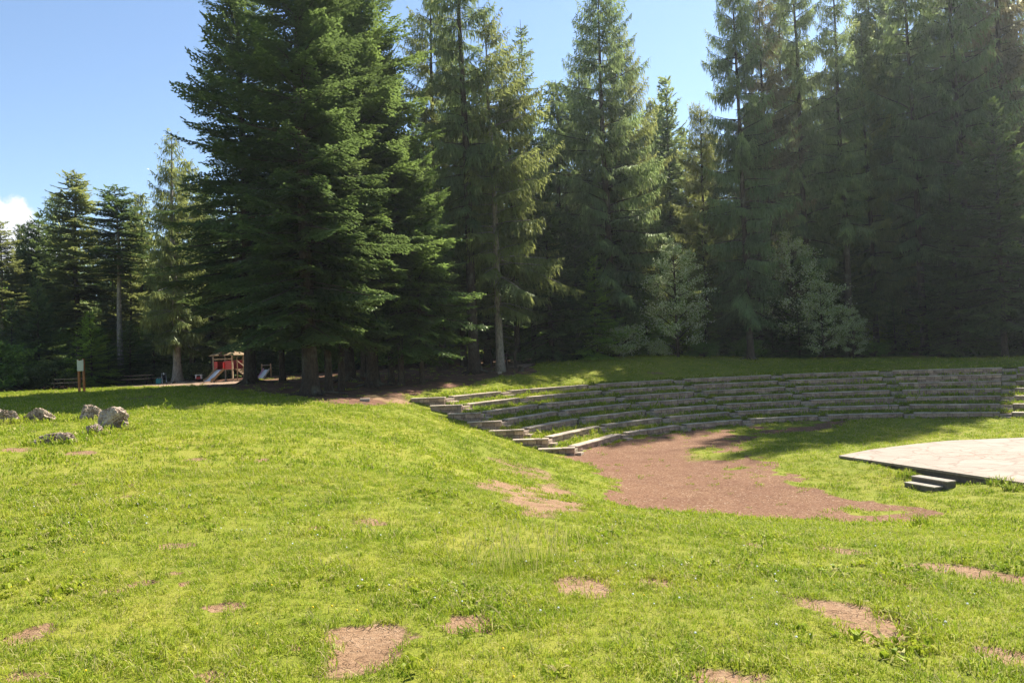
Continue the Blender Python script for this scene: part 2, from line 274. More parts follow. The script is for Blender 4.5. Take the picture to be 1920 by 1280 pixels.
GRASS_STOPS = [(.24, (.085, .15, .014)), (.42, (.205, .27, .016)), (.56, (.36, .375, .028)), (.74, (.52, .46, .1))]
def mat_ground():
    m, t, o = newmat('meadow_ground'); p = wpos(t)
    big = noise_n(t, .22, 5, .6, p); mid = noise_n(t, 1.7, 5, .65, p); fine = noise_n(t, 22, 5, .7, p); vf = noise_n(t, 90, 3, .7, p)
    f = mth(t, 'ADD', mth(t, 'MULTIPLY', big, .45), mth(t, 'ADD', mth(t, 'MULTIPLY', mid, .3), mth(t, 'MULTIPLY', fine, .25)))
    g = ramp(t, f, [(.3, (.115, .14, .012)), (.46, (.18, .205, .018)), (.58, (.26, .25, .035)), (.72, (.34, .28, .08))])
    thatch = mixc(t, mrange(t, fine, .35, .7), (.07, .075, .025), (.17, .15, .07))
    g = mixc(t, mrange(t, vf, .45, .75, 0, .55), g, thatch)
    # bare dry earth with cracks
    vor = nd(t, 'ShaderNodeTexVoronoi', feature='DISTANCE_TO_EDGE'); vor.inputs['Scale'].default_value = 11
    wv = nd(t, 'ShaderNodeVectorMath', operation='ADD'); lk(t, p, wv.inputs[0])
    nc = nd(t, 'ShaderNodeTexNoise'); nc.inputs['Scale'].default_value = 9; lk(t, p, nc.inputs['Vector'])
    sc_ = nd(t, 'ShaderNodeVectorMath', operation='SCALE'); lk(t, nc.outputs[1], sc_.inputs[0]); sc_.inputs[3].default_value = .16; lk(t, sc_.outputs[0], wv.inputs[1])
    lk(t, wv.outputs[0], vor.inputs['Vector'])
    crack = mrange(t, vor.outputs['Distance'], .0, .035, 0, 1)
    e = ramp(t, mth(t, 'ADD', mth(t, 'MULTIPLY', mid, .4), mth(t, 'MULTIPLY', fine, .6)), [(.3, (.17, .095, .05)), (.5, (.28, .17, .095)), (.7, (.39, .265, .165))])
    e = mixc(t, mth(t, 'MULTIPLY', mth(t, 'SUBTRACT', 1, crack), .75), e, (.1, .058, .032))
    # gravel floor, red brown
    gv = nd(t, 'ShaderNodeTexVoronoi'); gv.inputs['Scale'].default_value = 26; lk(t, p, gv.inputs['Vector'])
    gcol = ramp(t, gv.outputs['Color'], [(.1, (.115, .058, .03)), (.5, (.19, .1, .054)), (.85, (.285, .17, .1)), (.97, (.48, .39, .28))])
    gcol = mixc(t, mrange(t, noise_n(t, .5, 5, .6, p), .35, .65), mixc(t, .45, gcol, (.13, .058, .036)), gcol)
    # forest floor: needles and leaf litter
    ncol = ramp(t, mth(t, 'ADD', mth(t, 'MULTIPLY', mid, .5), mth(t, 'MULTIPLY', fine, .5)), [(.35, (.07, .036, .022)), (.5, (.16, .082, .05)), (.66, (.3, .17, .11))])
    ncol = mixc(t, mrange(t, noise_n(t, .6, 5, .6, p), .5, .62, 0, .5), ncol, (.03, .05, .012))
    pcol = ramp(t, fine, [(.3, (.2, .13, .085)), (.7, (.4, .28, .19))])
    nz = mth(t, 'MULTIPLY', mth(t, 'SUBTRACT', fine, .5), .8)
    def mk(name): return mrange(t, mth(t, 'ADD', attr(t, name), nz), .38, .62)
    c = mixc(t, mk('needle'), g, ncol); c = mixc(t, mk('gravel'), c, gcol); c = mixc(t, mk('path'), c, pcol); dm = mrange(t, mth(t, 'ADD', attr(t, 'bare'), mth(t, 'MULTIPLY', nz, 1.3)), .22, .6); c = mixc(t, dm, c, e)
    hgt = mth(t, 'ADD', fine, mth(t, 'MULTIPLY', vf, .4))
    n1 = bump(t, hgt, .7, .05)
    n2 = bump(t, mth(t, 'MULTIPLY', crack, dm), .6, .015, n1)
    pbsdf(t, o, c, .95, .1, n2); return m
def mat_blade(name, dark=1., tall=False):
    m, t, o = newmat(name); p = wpos(t)
    oi = nd(t, 'ShaderNodeObjectInfo').outputs['Random']; av = attr(t, 'v'); hgt = attr(t, 'hgt')
    big = noise_n(t, .22, 5, .6, p); mid = noise_n(t, 1.7, 4, .6, p)
    clump = noise_n(t, 6, 3, .6, p)
    f = mth(t, 'ADD', mth(t, 'MULTIPLY', big, .28), mth(t, 'MULTIPLY', mid, .36)); f = mth(t, 'ADD', f, mth(t, 'MULTIPLY', clump, .3)); f = mth(t, 'ADD', f, mth(t, 'MULTIPLY', mth(t, 'SUBTRACT', oi, .5), .16)); f = mth(t, 'ADD', f, mth(t, 'MULTIPLY', mth(t, 'SUBTRACT', av, .5), .2))
    c = ramp(t, f, GRASS_STOPS)
    c = mixc(t, mth(t, 'MULTIPLY', mth(t, 'GREATER_THAN', av, .88), .8), c, (.5, .4, .2))
    c = mixc(t, 1.0, c, (dark, dark, dark), 'MULTIPLY')
    d = nd(t, 'ShaderNodeBsdfDiffuse'); lk(t, c, d.inputs[0]); tr = nd(t, 'ShaderNodeBsdfTranslucent')
    c2 = mixc(t, .35, c, (.25, .36, .03)); lk(t, c2, tr.inputs[0])
    gl = nd(t, 'ShaderNodeBsdfGlossy'); gl.inputs['Roughness'].default_value = .5; gl.inputs[0].default_value = (.5, .6, .3, 1)
    a = nd(t, 'ShaderNodeMixShader'); a.inputs[0].default_value = .42; lk(t, d.outputs[0], a.inputs[1]); lk(t, tr.outputs[0], a.inputs[2])
    b = nd(t, 'ShaderNodeMixShader'); b.inputs[0].default_value = .025; lk(t, a.outputs[0], b.inputs[1]); lk(t, gl.outputs[0], b.inputs[2])
    lk(t, b.outputs[0], o.inputs[0]); return m
def mat_leaf(name, lo, hi, tip, trans=.3, gloss=.06, back=None):
    m, t, o = newmat(name); p = opos(t)
    oi = nd(t, 'ShaderNodeObjectInfo').outputs['Random']; tv = attr(t, 'tv'); tp = attr(t, 'tip')
    n = noise_n(t, .45, 3, .5, p)
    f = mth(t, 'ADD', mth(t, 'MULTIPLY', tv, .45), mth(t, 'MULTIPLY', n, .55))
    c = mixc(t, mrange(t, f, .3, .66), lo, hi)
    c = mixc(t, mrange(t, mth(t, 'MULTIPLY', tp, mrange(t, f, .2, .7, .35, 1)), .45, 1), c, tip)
    hs = nd(t, 'ShaderNodeHueSaturation'); lk(t, c, hs.inputs['Color']); lk(t, mrange(t, oi, 0, 1, .485, .515), hs.inputs['Hue']); lk(t, mrange(t, oi, 0, 1, 1.12, .86), hs.inputs['Value']); hs.inputs['Saturation'].default_value = 1
    c = hs.outputs[0]
    if back is not None:
        bf = nd(t, 'ShaderNodeNewGeometry').outputs['Backfacing']; c = mixc(t, bf, c, back)
    d = nd(t, 'ShaderNodeBsdfDiffuse'); lk(t, c, d.inputs[0]); tr = nd(t, 'ShaderNodeBsdfTranslucent'); lk(t, mixc(t, .4, c, tip), tr.inputs[0])
    gl = nd(t, 'ShaderNodeBsdfGlossy'); gl.inputs['Roughness'].default_value = .38; gl.inputs[0].default_value = (.8, .85, .6, 1)
    a = nd(t, 'ShaderNodeMixShader'); a.inputs[0].default_value = trans; lk(t, d.outputs[0], a.inputs[1]); lk(t, tr.outputs[0], a.inputs[2])
    b = nd(t, 'ShaderNodeMixShader'); b.inputs[0].default_value = gloss; lk(t, a.outputs[0], b.inputs[1]); lk(t, gl.outputs[0], b.inputs[2])
    lk(t, b.outputs[0], o.inputs[0]); return m
def mat_bark(name, a, b, sc=1.):
    m, t, o = newmat(name); p = opos(t)
    mp = nd(t, 'ShaderNodeMapping'); mp.inputs['Scale'].default_value = (1, 1, .3); lk(t, p, mp.inputs[0])
    n = noise_n(t, 9*sc, 6, .7, mp.outputs[0]); l = noise_n(t, 1.3, 4, .6, p)
    v = nd(t, 'ShaderNodeTexVoronoi'); v.inputs['Scale'].default_value = 14*sc; lk(t, mp.outputs[0], v.inputs['Vector'])
    c = mixc(t, mrange(t, mth(t, 'ADD', mth(t, 'MULTIPLY', n, .7), mth(t, 'MULTIPLY', v.outputs['Distance'], .3)), .3, .6), a, b)
    c = mixc(t, mrange(t, l, .52, .68, 0, .55), c, (.16, .17, .13)); 
    pbsdf(t, o, c, .95, .1, bump(t, mth(t, 'ADD', n, v.outputs['Distance']), .8, .03)); return m
def mat_stone(name, cols, mossy=.4, sc=1., bs=.6):
    m, t, o = newmat(name); p = wpos(t)
    a = noise_n(t, 2.3*sc, 6, .65, p); b = noise_n(t, 14*sc, 5, .7, p); f = mth(t, 'ADD', mth(t, 'MULTIPLY', a, .5), mth(t, 'MULTIPLY', b, .5))
    c = ramp(t, f, cols)
    isl = nd(t, 'ShaderNodeNewGeometry').outputs['Random Per Island']
    c = mixc(t, 1., c, ramp(t, isl, [(0, (.7, .68, .68)), (.5, (1, .97, .93)), (1, (1.25, 1.2, 1.12))]), 'MULTIPLY')
    ms = noise_n(t, 1.1, 6, .7, p)
    c = mixc(t, mrange(t, ms, .5, .62, 0, mossy), c, (.055, .07, .025))
    pbsdf(t, o, c, .92, .15, bump(t, mth(t, 'ADD', a, b), bs, .03)); return m
def mat_plain(name, col, rough=.6, spec=.4, var=.25, sc=6, metal=0):
    m, t, o = newmat(name); p = opos(t); n = noise_n(t, sc, 5, .65, p)
    c = mixc(t, mrange(t, n, .3, .7), tuple(x*(1-var) for x in col), tuple(min(1, x*(1+var*.5)) for x in col))
    pbsdf(t, o, c, rough, spec, bump(t, n, .15, .01), metal); return m
def mat_wood(name, a, b):
    m, t, o = newmat(name); p = opos(t); mp = nd(t, 'ShaderNodeMapping'); mp.inputs['Scale'].default_value = (3, 3, 22); mp.inputs['Rotation'].default_value = (0, R(90), 0); lk(t, p, mp.inputs[0])
    n = noise_n(t, 2, 5, .6, mp.outputs[0]); q = noise_n(t, 3, 4, .6, p)
    c = mixc(t, mrange(t, mth(t, 'ADD', mth(t, 'MULTIPLY', n, .5), mth(t, 'MULTIPLY', q, .5)), .35, .65), a, b)
    pbsdf(t, o, c, .8, .2, bump(t, n, .3, .01)); return m
def mat_stage():
    m, t, o = newmat('stage_paving'); p = wpos(t)
    wv = nd(t, 'ShaderNodeVectorMath', operation='ADD'); lk(t, p, wv.inputs[0])
    nc = nd(t, 'ShaderNodeTexNoise'); nc.inputs['Scale'].default_value = 1.4; nc.inputs['Detail'].default_value = 4; lk(t, p, nc.inputs['Vector'])
    s_ = nd(t, 'ShaderNodeVectorMath', operation='SCALE'); lk(t, nc.outputs[1], s_.inputs[0]); s_.inputs[3].default_value = .5; lk(t, s_.outputs[0], wv.inputs[1])
    v = nd(t, 'ShaderNodeTexVoronoi', feature='DISTANCE_TO_EDGE'); v.inputs['Scale'].default_value = 1.05; lk(t, wv.outputs[0], v.inputs['Vector'])
    vc = nd(t, 'ShaderNodeTexVoronoi'); vc.inputs['Scale'].default_value = 1.05; lk(t, wv.outputs[0], vc.inputs['Vector'])
    jn = mth(t, 'ADD', v.outputs['Distance'], mth(t, 'MULTIPLY', mth(t, 'SUBTRACT', noise_n(t, 3, 4, .6, p), .5), .05))
    joint = mrange(t, jn, .01, .05, 1, 0)
    a = noise_n(t, 1.1, 5, .6, p); b = noise_n(t, 20, 4, .6, p)
    c = ramp(t, mth(t, 'ADD', mth(t, 'MULTIPLY', a, .6), mth(t, 'MULTIPLY', b, .4)), [(.3, (.185, .15, .115)), (.5, (.27, .225, .175)), (.7, (.34, .285, .23))])
    c = mixc(t, .25, c, ramp(t, vc.outputs['Color'], [(0, (.2, .16, .12)), (1, (.34, .285, .23))]))
    c = mixc(t, mth(t, 'MULTIPLY', joint, .6), c, (.17, .11, .075))
    # reddish needle litter lying in the middle
    mp = nd(t, 'ShaderNodeMapping'); mp.inputs['Location'].default_value = (-15.4, -26.2, 0); lk(t, p, mp.inputs[0])
    ln = nd(t, 'ShaderNodeVectorMath', operation='LENGTH'); lk(t, mp.outputs[0], ln.inputs[0])
    near = mrange(t, ln.outputs['Value'], 2.4, 3.2, 1, 0)
    lit = mth(t, 'MULTIPLY', near, mrange(t, noise_n(t, 2.4, 6, .75, p, 1.5), .53, .6))
    c = mixc(t, mth(t, 'MULTIPLY', lit, .7), c, (.24, .1, .055))
    pbsdf(t, o, c, .85, .2, bump(t, mth(t, 'SUBTRACT', b, joint), .4, .015)); return m
M = {}
M['ground'] = mat_ground(); M['blade'] = mat_blade('grass_blades'); M['weed'] = mat_blade('weed_blades', .95)
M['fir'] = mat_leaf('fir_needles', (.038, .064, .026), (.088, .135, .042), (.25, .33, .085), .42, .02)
M['firlit'] = mat_leaf('sunlit_fir_needles', (.10, .19, .025), (.22, .36, .045), (.44, .6, .1), .45, .02)  # bright young green, raised further to stand in for missing sun
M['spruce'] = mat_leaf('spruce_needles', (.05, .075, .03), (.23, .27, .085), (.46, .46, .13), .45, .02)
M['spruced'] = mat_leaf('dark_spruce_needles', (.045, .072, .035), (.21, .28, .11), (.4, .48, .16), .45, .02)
M['firmid'] = mat_leaf('part_sunlit_fir_needles', (.05, .088, .03), (.125, .19, .05), (.33, .44, .1), .43, .02)  # lighter copy of the fir needles, sun on the boughs put into the colour
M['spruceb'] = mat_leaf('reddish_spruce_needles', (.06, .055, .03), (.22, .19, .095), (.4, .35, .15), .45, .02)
M['beam'] = mat_leaf('whitebeam_leaves', (.11, .18, .04), (.27, .37, .085), (.5, .6, .17), .45, .05, back=(.68, .7, .52))  # naturally pale undersides; tones raised further to imitate sun and glints
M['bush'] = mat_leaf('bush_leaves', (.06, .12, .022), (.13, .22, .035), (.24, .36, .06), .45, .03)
M['glade'] = mat_leaf('sunlit_bush_leaves', (.12, .2, .025), (.22, .32, .04), (.36, .48, .06), .48, .02)  # brighter copy of the bush leaves with sunlight put into the colour
M['bark'] = mat_bark('bark_brown', (.02, .015, .011), (.07, .053, .04))
M['barkpale'] = mat_bark('bark_pale', (.09, .078, .064), (.27, .235, .2))
M['wallstone'] = mat_stone('wall_stone', [(.3, (.17, .11, .08)), (.5, (.38, .265, .2)), (.68, (.56, .43, .33))], .3)
M['mortar'] = mat_stone('wall_mortar', [(.3, (.06, .042, .03)), (.7, (.14, .1, .07))], .4)
M['coping'] = mat_stone('coping_stone', [(.3, (.26, .2, .15)), (.5, (.45, .37, .29)), (.7, (.62, .53, .43))], .25, 1, .4)
M['steps'] = mat_stone('step_stone', [(.3, (.12, .09, .065)), (.5, (.32, .25, .19)), (.7, (.48, .39, .31))], .5, 1, .4)
M['rock'] = mat_stone('boulder', [(.36, (.08, .058, .043)), (.45, (.27, .2, .15)), (.53, (.5, .4, .31)), (.7, (.68, .58, .46))], .2, 1.6, 1.)
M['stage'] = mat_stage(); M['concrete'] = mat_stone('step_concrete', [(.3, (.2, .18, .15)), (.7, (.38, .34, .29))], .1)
M['concdark'] = mat_stone('shaded_concrete', [(.3, (.08, .07, .062)), (.7, (.2, .175, .15))], .2)  # dark copy of the concrete, shade of the upright faces put into its colour
M['orangewood'] = mat_wood('stained_post_wood', (.27, .1, .03), (.42, .18, .06))
M['tanwood'] = mat_wood('pale_wood', (.3, .2, .12), (.5, .37, .24)); M['greywood'] = mat_wood('weathered_wood', (.15, .12, .09), (.36, .3, .23))
M['darkwood'] = mat_wood('dark_wood', (.03, .022, .016), (.07, .05, .035)); M['roofwood'] = mat_wood('roof_boards', (.13, .085, .04), (.27, .19, .1))  # roof boards darkened to imitate the shade lying on the roof
M['red'] = mat_plain('red_panel', (.42, .03, .025), .45, .4); M['redbright'] = mat_plain('bright_red_paint', (.75, .03, .03), .4, .4)
M['steel'] = mat_plain('slide_sheet', (.62, .65, .7), .35, .5, .1); M['white'] = mat_plain('white_paint', (.75, .75, .75), .5, .4, .08)
M['board'] = mat_plain('notice_panel', (.5, .5, .36), .5, .4, .1, 3); M['teal'] = mat_plain('teal_fabric', (.08, .3, .28), .8, .2)
M['black'] = mat_plain('black_fabric', (.02, .02, .022), .8, .2); M['pink'] = mat_plain('slide_side', (.6, .32, .5), .5, .4)

# ------------------------------------------------------------ ground sheet
def build_ground():
    az = np.concatenate([np.linspace(-180, -62, 60, endpoint=False), np.linspace(-62, 62, 760), np.linspace(62, 180, 60, endpoint=False)[1:]])
    az = np.radians(az); na = len(az)
    rr = np.concatenate([[.25, .8, 1.4, 2.0, 2.5], np.geomspace(3, 75, 640), np.geomspace(77, 900, 70)]); nr = len(rr)
    A, Rr = np.meshgrid(az, rr); X = (Rr*np.sin(A)).ravel(); Y = (Rr*np.cos(A)).ravel()
    far = sstep(200, 900, np.hypot(X, Y))
    Z = ground_z(X, Y)*(1-far) + 6*far
    m_b = m_patch(X, Y); Z = Z - .018*m_b
    i = np.arange(nr-1)[:, None]*na; j = np.arange(na)[None]; j2 = (j+1) % na
    q = np.stack([i+j, i+na+j, i+na+j2, i+j2], -1).reshape(-1, 4)[:, ::-1]
    c = len(X); X = np.r_[X, 0]; Y = np.r_[Y, 0]; Z = np.r_[Z, ground_z([0.], [0.])]
    tr = np.stack([np.arange(na), (np.arange(na)+1) % na, np.full(na, c)], -1)[:, ::-1]
    at = {'bare': np.maximum(np.r_[m_b, 0], m_bank(X, Y)), 'gravel': m_gravel(X, Y), 'needle': m_needle(X, Y), 'path': m_path(X, Y)}
    me = mesh_np('ground', np.stack([X, Y, Z], 1), q, tr, at, True)
    tag(link('ground', me, M['ground']), kind='structure')
build_ground()

# ------------------------------------------------------------ amphitheatre terraces, seat walls, aisles
AISLE = [R(a) for a in (139.0, 121.4, 105.4, 88.5, 71.6, 54.6, 37.7, 20.6)]
def PR(r, a): return Vector((AX+r*math.cos(a), AY+r*math.sin(a), 0))
def aw(k, i): return R(1.05)
def build_terraces():
    vs = []; qs = []; at = {'bare': [], 'gravel': [], 'needle': [], 'path': []}
    for k in range(1, 8):
        r0 = AR+(k-1)*RUN+.2; r1 = AR+k*RUN+.25 if k < 7 else AR+7*RUN+.75
        a0, a1 = a_left(k)-.004, A_END; n = 160; m = 5; b = len(vs)
        z = FLOOR+k*RISE-.035
        for i in range(n+1):
            a = a0+(a1-a0)*i/n
            for j in range(m+1):
                r = r0+(r1-r0)*j/m; x = AX+r*math.cos(a); y = AY+r*math.sin(a)
                zz = z + (.015*math.sin(a*91+j)+.02*math.sin(a*37+k))*(0 if j in (0,) else 1)
                vs.append((x, y, zz))
        for i in range(n):
            for j in range(m): p = b+i*(m+1)+j; qs.append((p, p+1, p+m+2, p+m+1))
    v = np.array(vs); z = np.zeros(len(v)); soil = sstep(.2, .7, vnoise(v[:, 0], v[:, 1], 1.3, 4))
    me = mesh_np('terrace_ground', v, np.array(qs)[:, ::-1], None, {'bare': z, 'gravel': z, 'needle': soil*.45, 'path': z}, True)
    tag(link('terrace_ground', me, M['ground']), kind='structure')
build_terraces()
ROW = ['lowest', 'second', 'third', 'fourth', 'fifth', 'sixth', 'topmost']
def stone_wall(name, p0, p1, zb, zt, th, label, cat, group, zb1=None, capo=.05, rows=2, taper=0):
    """straight wall from p0 to p1 (front face line; body lies to the left of the direction), real blocks with gaps"""
    p0 = Vector(p0[:2]).to_3d(); p1 = Vector(p1[:2]).to_3d(); d = p1-p0; L = d.length; d /= L; nrm = Vector((-d.y, d.x, 0)); rz = math.atan2(d.y, d.x)
    mid = (p0+p1)/2; top = zt-.055
    root = empty(name, (mid.x, mid.y, zb)); tag(root, label, cat, group)
    loc = lambda v: v - Vector((mid.x, mid.y, zb))
    w = MB(); hh = (top-zb)
    w.box(loc(mid+nrm*(th/2+.012)+Vector((0, 0, zb-.12+(hh+.12)/2))), (L-.02, th-.024, hh+.12), rz); w.build('core', M['mortar'], root)
    w = MB()
    for r in range(rows):
        z0 = zb-.06 + (hh+.06)*r/rows; z1 = zb-.06+(hh+.06)*(r+1)/rows; x = 0
        while x < L-.05:
            bl = min(random.uniform(.2, .55), L-x)
            if L-x-bl < .15: bl = L-x
            dp = random.uniform(.0, .035)
            c = p0 + d*(x+bl/2) + nrm*(.05-dp)
            w.box(loc(Vector((c.x, c.y, (z0+z1)/2))), (bl-.016, .1, z1-z0-.016), rz, .012, None, .006); x += bl
    # end faces
    for e, pe in ((-1, p0), (1, p1)):
        for r in range(rows):
            z0 = zb-.06+(hh+.06)*r/rows; z1 = zb-.06+(hh+.06)*(r+1)/rows
            c = pe + nrm*(th/2+.04) - d*e*.035
            w.box(loc(Vector((c.x, c.y, (z0+z1)/2))), (.09, th-.14, z1-z0-.018), rz, .012, None, .005)
    w.build('facing', M['wallstone'], root)
    w = MB(); x = -.03
    while x < L+.02:
        bl = min(random.uniform(.7, 1.1), L+.03-x)
        if L+.03-x-bl < .3: bl = L+.03-x
        c = p0 + d*(x+bl/2) + nrm*(th/2-.01)
        w.box(loc(Vector((c.x, c.y, top+.03+random.uniform(-.004, .006)))), (bl-.012, th+capo*2, .058), rz+random.uniform(-.006, .006), .009, ('X', random.uniform(-.012, .012))); x += bl
    w.build('coping', M['coping'], root)
    return root
for k in range(1, 8):
    r = AR+(k-1)*RUN; zb = FLOOR+(k-1)*RISE; zt = zb+RISE
    edges = [a_left(k)-R(2.4 if k == 1 else 3.0 if k < 5 else 2.4)] + sum([[a+aw(k, i), a-aw(k, i)] for i, a in enumerate(AISLE)], []) + [A_END]
    for i in range(len(edges)//2):
        a, b = edges[2*i], edges[2*i+1]
        if b < R(14): continue
        stone_wall('stone_seat_wall', PR(r+.02, a)[:], PR(r+.02, b)[:], zb, zt, .34,
                   f'stone seating wall in the {ROW[k-1]} row, {ordw(i)} block from the left', 'seat wall', 'curved rows of stone seating walls')
# aisles: at every row a low threshold and a step in front
for i, a in enumerate([None]+AISLE):
    if a is not None and a < R(30): continue
    a7 = a if a is not None else a_left(1)-R(1.2)
    base = PR(AR, a7); root = empty('aisle_steps', (base.x, base.y, FLOOR))
    tag(root, 'narrow grassy stone steps between the left end walls and the seats' if a is None else f'stone aisle steps climbing the seating rows, {ordw(i-1)} aisle from the left', 'steps', 'aisle steps between the seating walls')
    for k in range(1, 8):
        r = AR+(k-1)*RUN; zb = FLOOR+(k-1)*RISE; ak = a if a is not None else a_left(k)-R(1.35)
        wd = 2*(aw(k, i-1) if a is not None else R(1.0))*r
        for dr, zt, dp in ((.05, zb+RISE-.075, .3), (-.22, zb+.13, .3)):
            w = MB(); c = PR(r+dr, ak)-base; c.z = (zt+zb-.1)/2-FLOOR
            w.box(c, (dp, wd-.03, zt-zb+.1), ak, .015, None, .012); w.build('step', M['steps'], root)
# stepped end walls along the left edge
def wing_pt(t): # t = 0 at row 1 .. 6 at row 7
    r = AR+t*RUN; return PR(r, R(161.6-t*8.6/6))
for k in range(1, 8):
    zt = FLOOR+k*RISE+.02
    q0 = wing_pt(k-1.0)+Vector((.12, -.08, 0)); q1 = q0+Vector((-1.65 if k == 7 else -1.5, .12, 0))
    # slope falls towards the orchestra: wall runs up slope, top level
    stone_wall('end_wall', q1[:], q0[:], zt-.36, zt, .3, f'low level-topped stone end wall beside the {ROW[k-1]} seating row', 'wall', 'stepped end walls down the grass bank')
# stage
def build_stage():
    w = MB(); pts = [Vector((x, y, STAGE_Z)) for x, y in STAGE]
    w.poly(pts, (0, 0, -.07)); slab = w.build('stage', M['stage'])
    tag(slab, 'pale crazy-paved stage platform with dark joints on the amphitheatre floor', 'stage')
    cx = sum(p.x for p in pts)/len(pts); cyy = sum(p.y for p in pts)/len(pts)
    w = MB(); w.poly([Vector((cx+(p.x-cx)*.985, cyy+(p.y-cyy)*.985, STAGE_Z-.092)) for p in pts], (0, 0, -.5)); w.build('foundation', M['concdark'], slab)
build_stage()
def steps_stage():
    # two concrete steps in front of the long edge of the stage
    x, y = 12.55, 22.55; e = Vector((2.0, -5.9, 0)).normalized(); n = Vector((-e.y, e.x, 0)); n = -n if n.x > 0 else n
    root = empty('stage_steps', (x, y, -2.6)); tag(root, 'two short concrete steps leading up to the paved stage', 'steps')
    for i, (off, zt) in enumerate(((.36, -2.42), (.74, -2.56))):
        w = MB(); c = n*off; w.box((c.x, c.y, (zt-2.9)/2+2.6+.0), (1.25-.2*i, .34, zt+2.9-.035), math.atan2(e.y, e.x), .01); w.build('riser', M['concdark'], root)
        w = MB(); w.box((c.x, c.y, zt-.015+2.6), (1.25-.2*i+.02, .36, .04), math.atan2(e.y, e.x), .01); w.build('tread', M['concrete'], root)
steps_stage()

# ------------------------------------------------------------ rocks
ROCKS = []
def rock(x, y, sx, sy, sz, rz, seed, label, flat=False):
    bm = bmesh.new(); bmesh.ops.create_icosphere(bm, subdivisions=5, radius=1)
    rs = random.Random(seed); planes = [(Vector((rs.gauss(0, 1), rs.gauss(0, 1), rs.gauss(0, .8))).normalized(), rs.uniform(.55, .85)) for _ in range(11)]
    for v in bm.verts:
        p = v.co.copy()
        for n, dd in planes:
            k = p.dot(n)
            if k > dd: p -= n*(k-dd)*.97
        q = p*1.6+Vector((seed*3.1, 0, 0))
        p *= 1 + .13*mnoise.noise(q) + .06*mnoise.noise(q*3) + .05*mnoise.noise(q*8)
        pit = mnoise.noise(q*5.5+Vector((9, 0, 0))); p *= 1-.2*max(0, pit-.05)/.5; p *= 1+.035*mnoise.noise(q*17)
        v.co = Vector((p.x*sx, p.y*sy, p.z*sz))
    ROCKS.append((x, y, sx))
    me = bpy.data.meshes.new('boulder'); bm.to_mesh(me); bm.free()
    o = link('boulder', me, M['rock'], None, (x, y, h1(x, y)+sz*.42)); o.rotation_euler = (0, 0, rz)
    tag(o, label, 'rock', 'boulders lying on the meadow')
rock(-15.11, 22.52, 0.37, 0.28, 0.36, 0.3, 31, 'leftmost dark boulder cut by the picture edge in shade')
rock(-14.35, 22.91, 0.48, 0.36, 0.30, 0.1, 42, 'broad grey boulder in the shade left of the pale pair')
rock(-12.79, 22.92, 0.42, 0.31, 0.35, 0.5, 13, 'rounded pale boulder behind the biggest one')
rock(-10.52, 19.89, 0.48, 0.36, 0.40, -0.2, 24, 'biggest brown pitted boulder on the meadow')
rock(-10.07, 18.16, 0.22, 0.16, 0.19, 0.2, 55, 'smallest block-like boulder in front of the pair')
rock(-9.56, 15.86, 0.42, 0.31, 0.19, 0.35, 66, 'long low flat-topped boulder lying nearest the viewer')
w = MB(); w.box((0, 0, .05), (.46, .2, .16), .1, .02, None, .012); o = w.build('stone_block', M['concrete'], None, (-7.01, 35.64, h1(-7.01, 35.64))); tag(o, 'small pale rectangular stone block on the grass edge below the big firs', 'stone')


# ------------------------------------------------------------ trees
def trunk_mesh(name, h, r0, lean, boughs, seed, flare=1.6, roots=0, stems=True):
    rs = random.Random(seed); w = MB(); pts = []; rad = []
    n = 16; ph = rs.uniform(0, 6)
    for i in range(n+1):
        t = (i/n)**1.3; z = h*t
        pts.append((lean*h*t*t*math.cos(ph)+.1*math.sin(z*.35+ph)*t, lean*h*t*t*math.sin(ph)+.1*math.cos(z*.3)*t, z if i else -.4))
        rad.append(r0*(1-t)**.85*(1+(flare-1)*math.exp(-z*2.2/(r0*3)))+.012)
    w.tube(pts, rad, 12)
    for k in range(roots):
        a = k*6.283/roots+rs.uniform(-.3, .3); L = r0*rs.uniform(3, 6)
        w.tube([(math.cos(a)*r0*.6, math.sin(a)*r0*.6, .35), (math.cos(a)*r0*1.5, math.sin(a)*r0*1.5, .12), (math.cos(a+.2)*L*.7, math.sin(a+.2)*L*.7, .04), (math.cos(a+.3)*L, math.sin(a+.3)*L, -.08)], [r0*.4, r0*.26, r0*.16, .03], 6)
    P = np.array(pts)
    if stems:
        for (z, az, L, e0, e1, e2) in boughs:
            cx = np.interp(z, P[:, 2], P[:, 0]); cyv = np.interp(z, P[:, 2], P[:, 1]); c = []; rr = []
            for s in (0, .25, .5, .75):
                c.append((cx+math.cos(az)*L*s, cyv+math.sin(az)*L*s, z+L*(e0*s+e1*s*s+e2*s**3))); rr.append((.012+.011*L)*(1-s)+.004)
            w.tube(c, rr, 4, False)
    me_o = w.build(name, M['bark'], smooth=True); me = me_o.data; bpy.data.objects.remove(me_o); me.materials.clear(); return me
def quads_from(base, d, ln, wd, up):
    """diamond quads: base point, unit direction, length, width, approx normal"""
    side = np.cross(d, up); side /= np.linalg.norm(side, axis=1, keepdims=True)+1e-9
    m = base + d*(ln*.45)[:, None]
    v = np.stack([base, m+side*(wd*.5)[:, None], base+d*ln[:, None], m-side*(wd*.5)[:, None]], 1)
    return v.reshape(-1, 3)
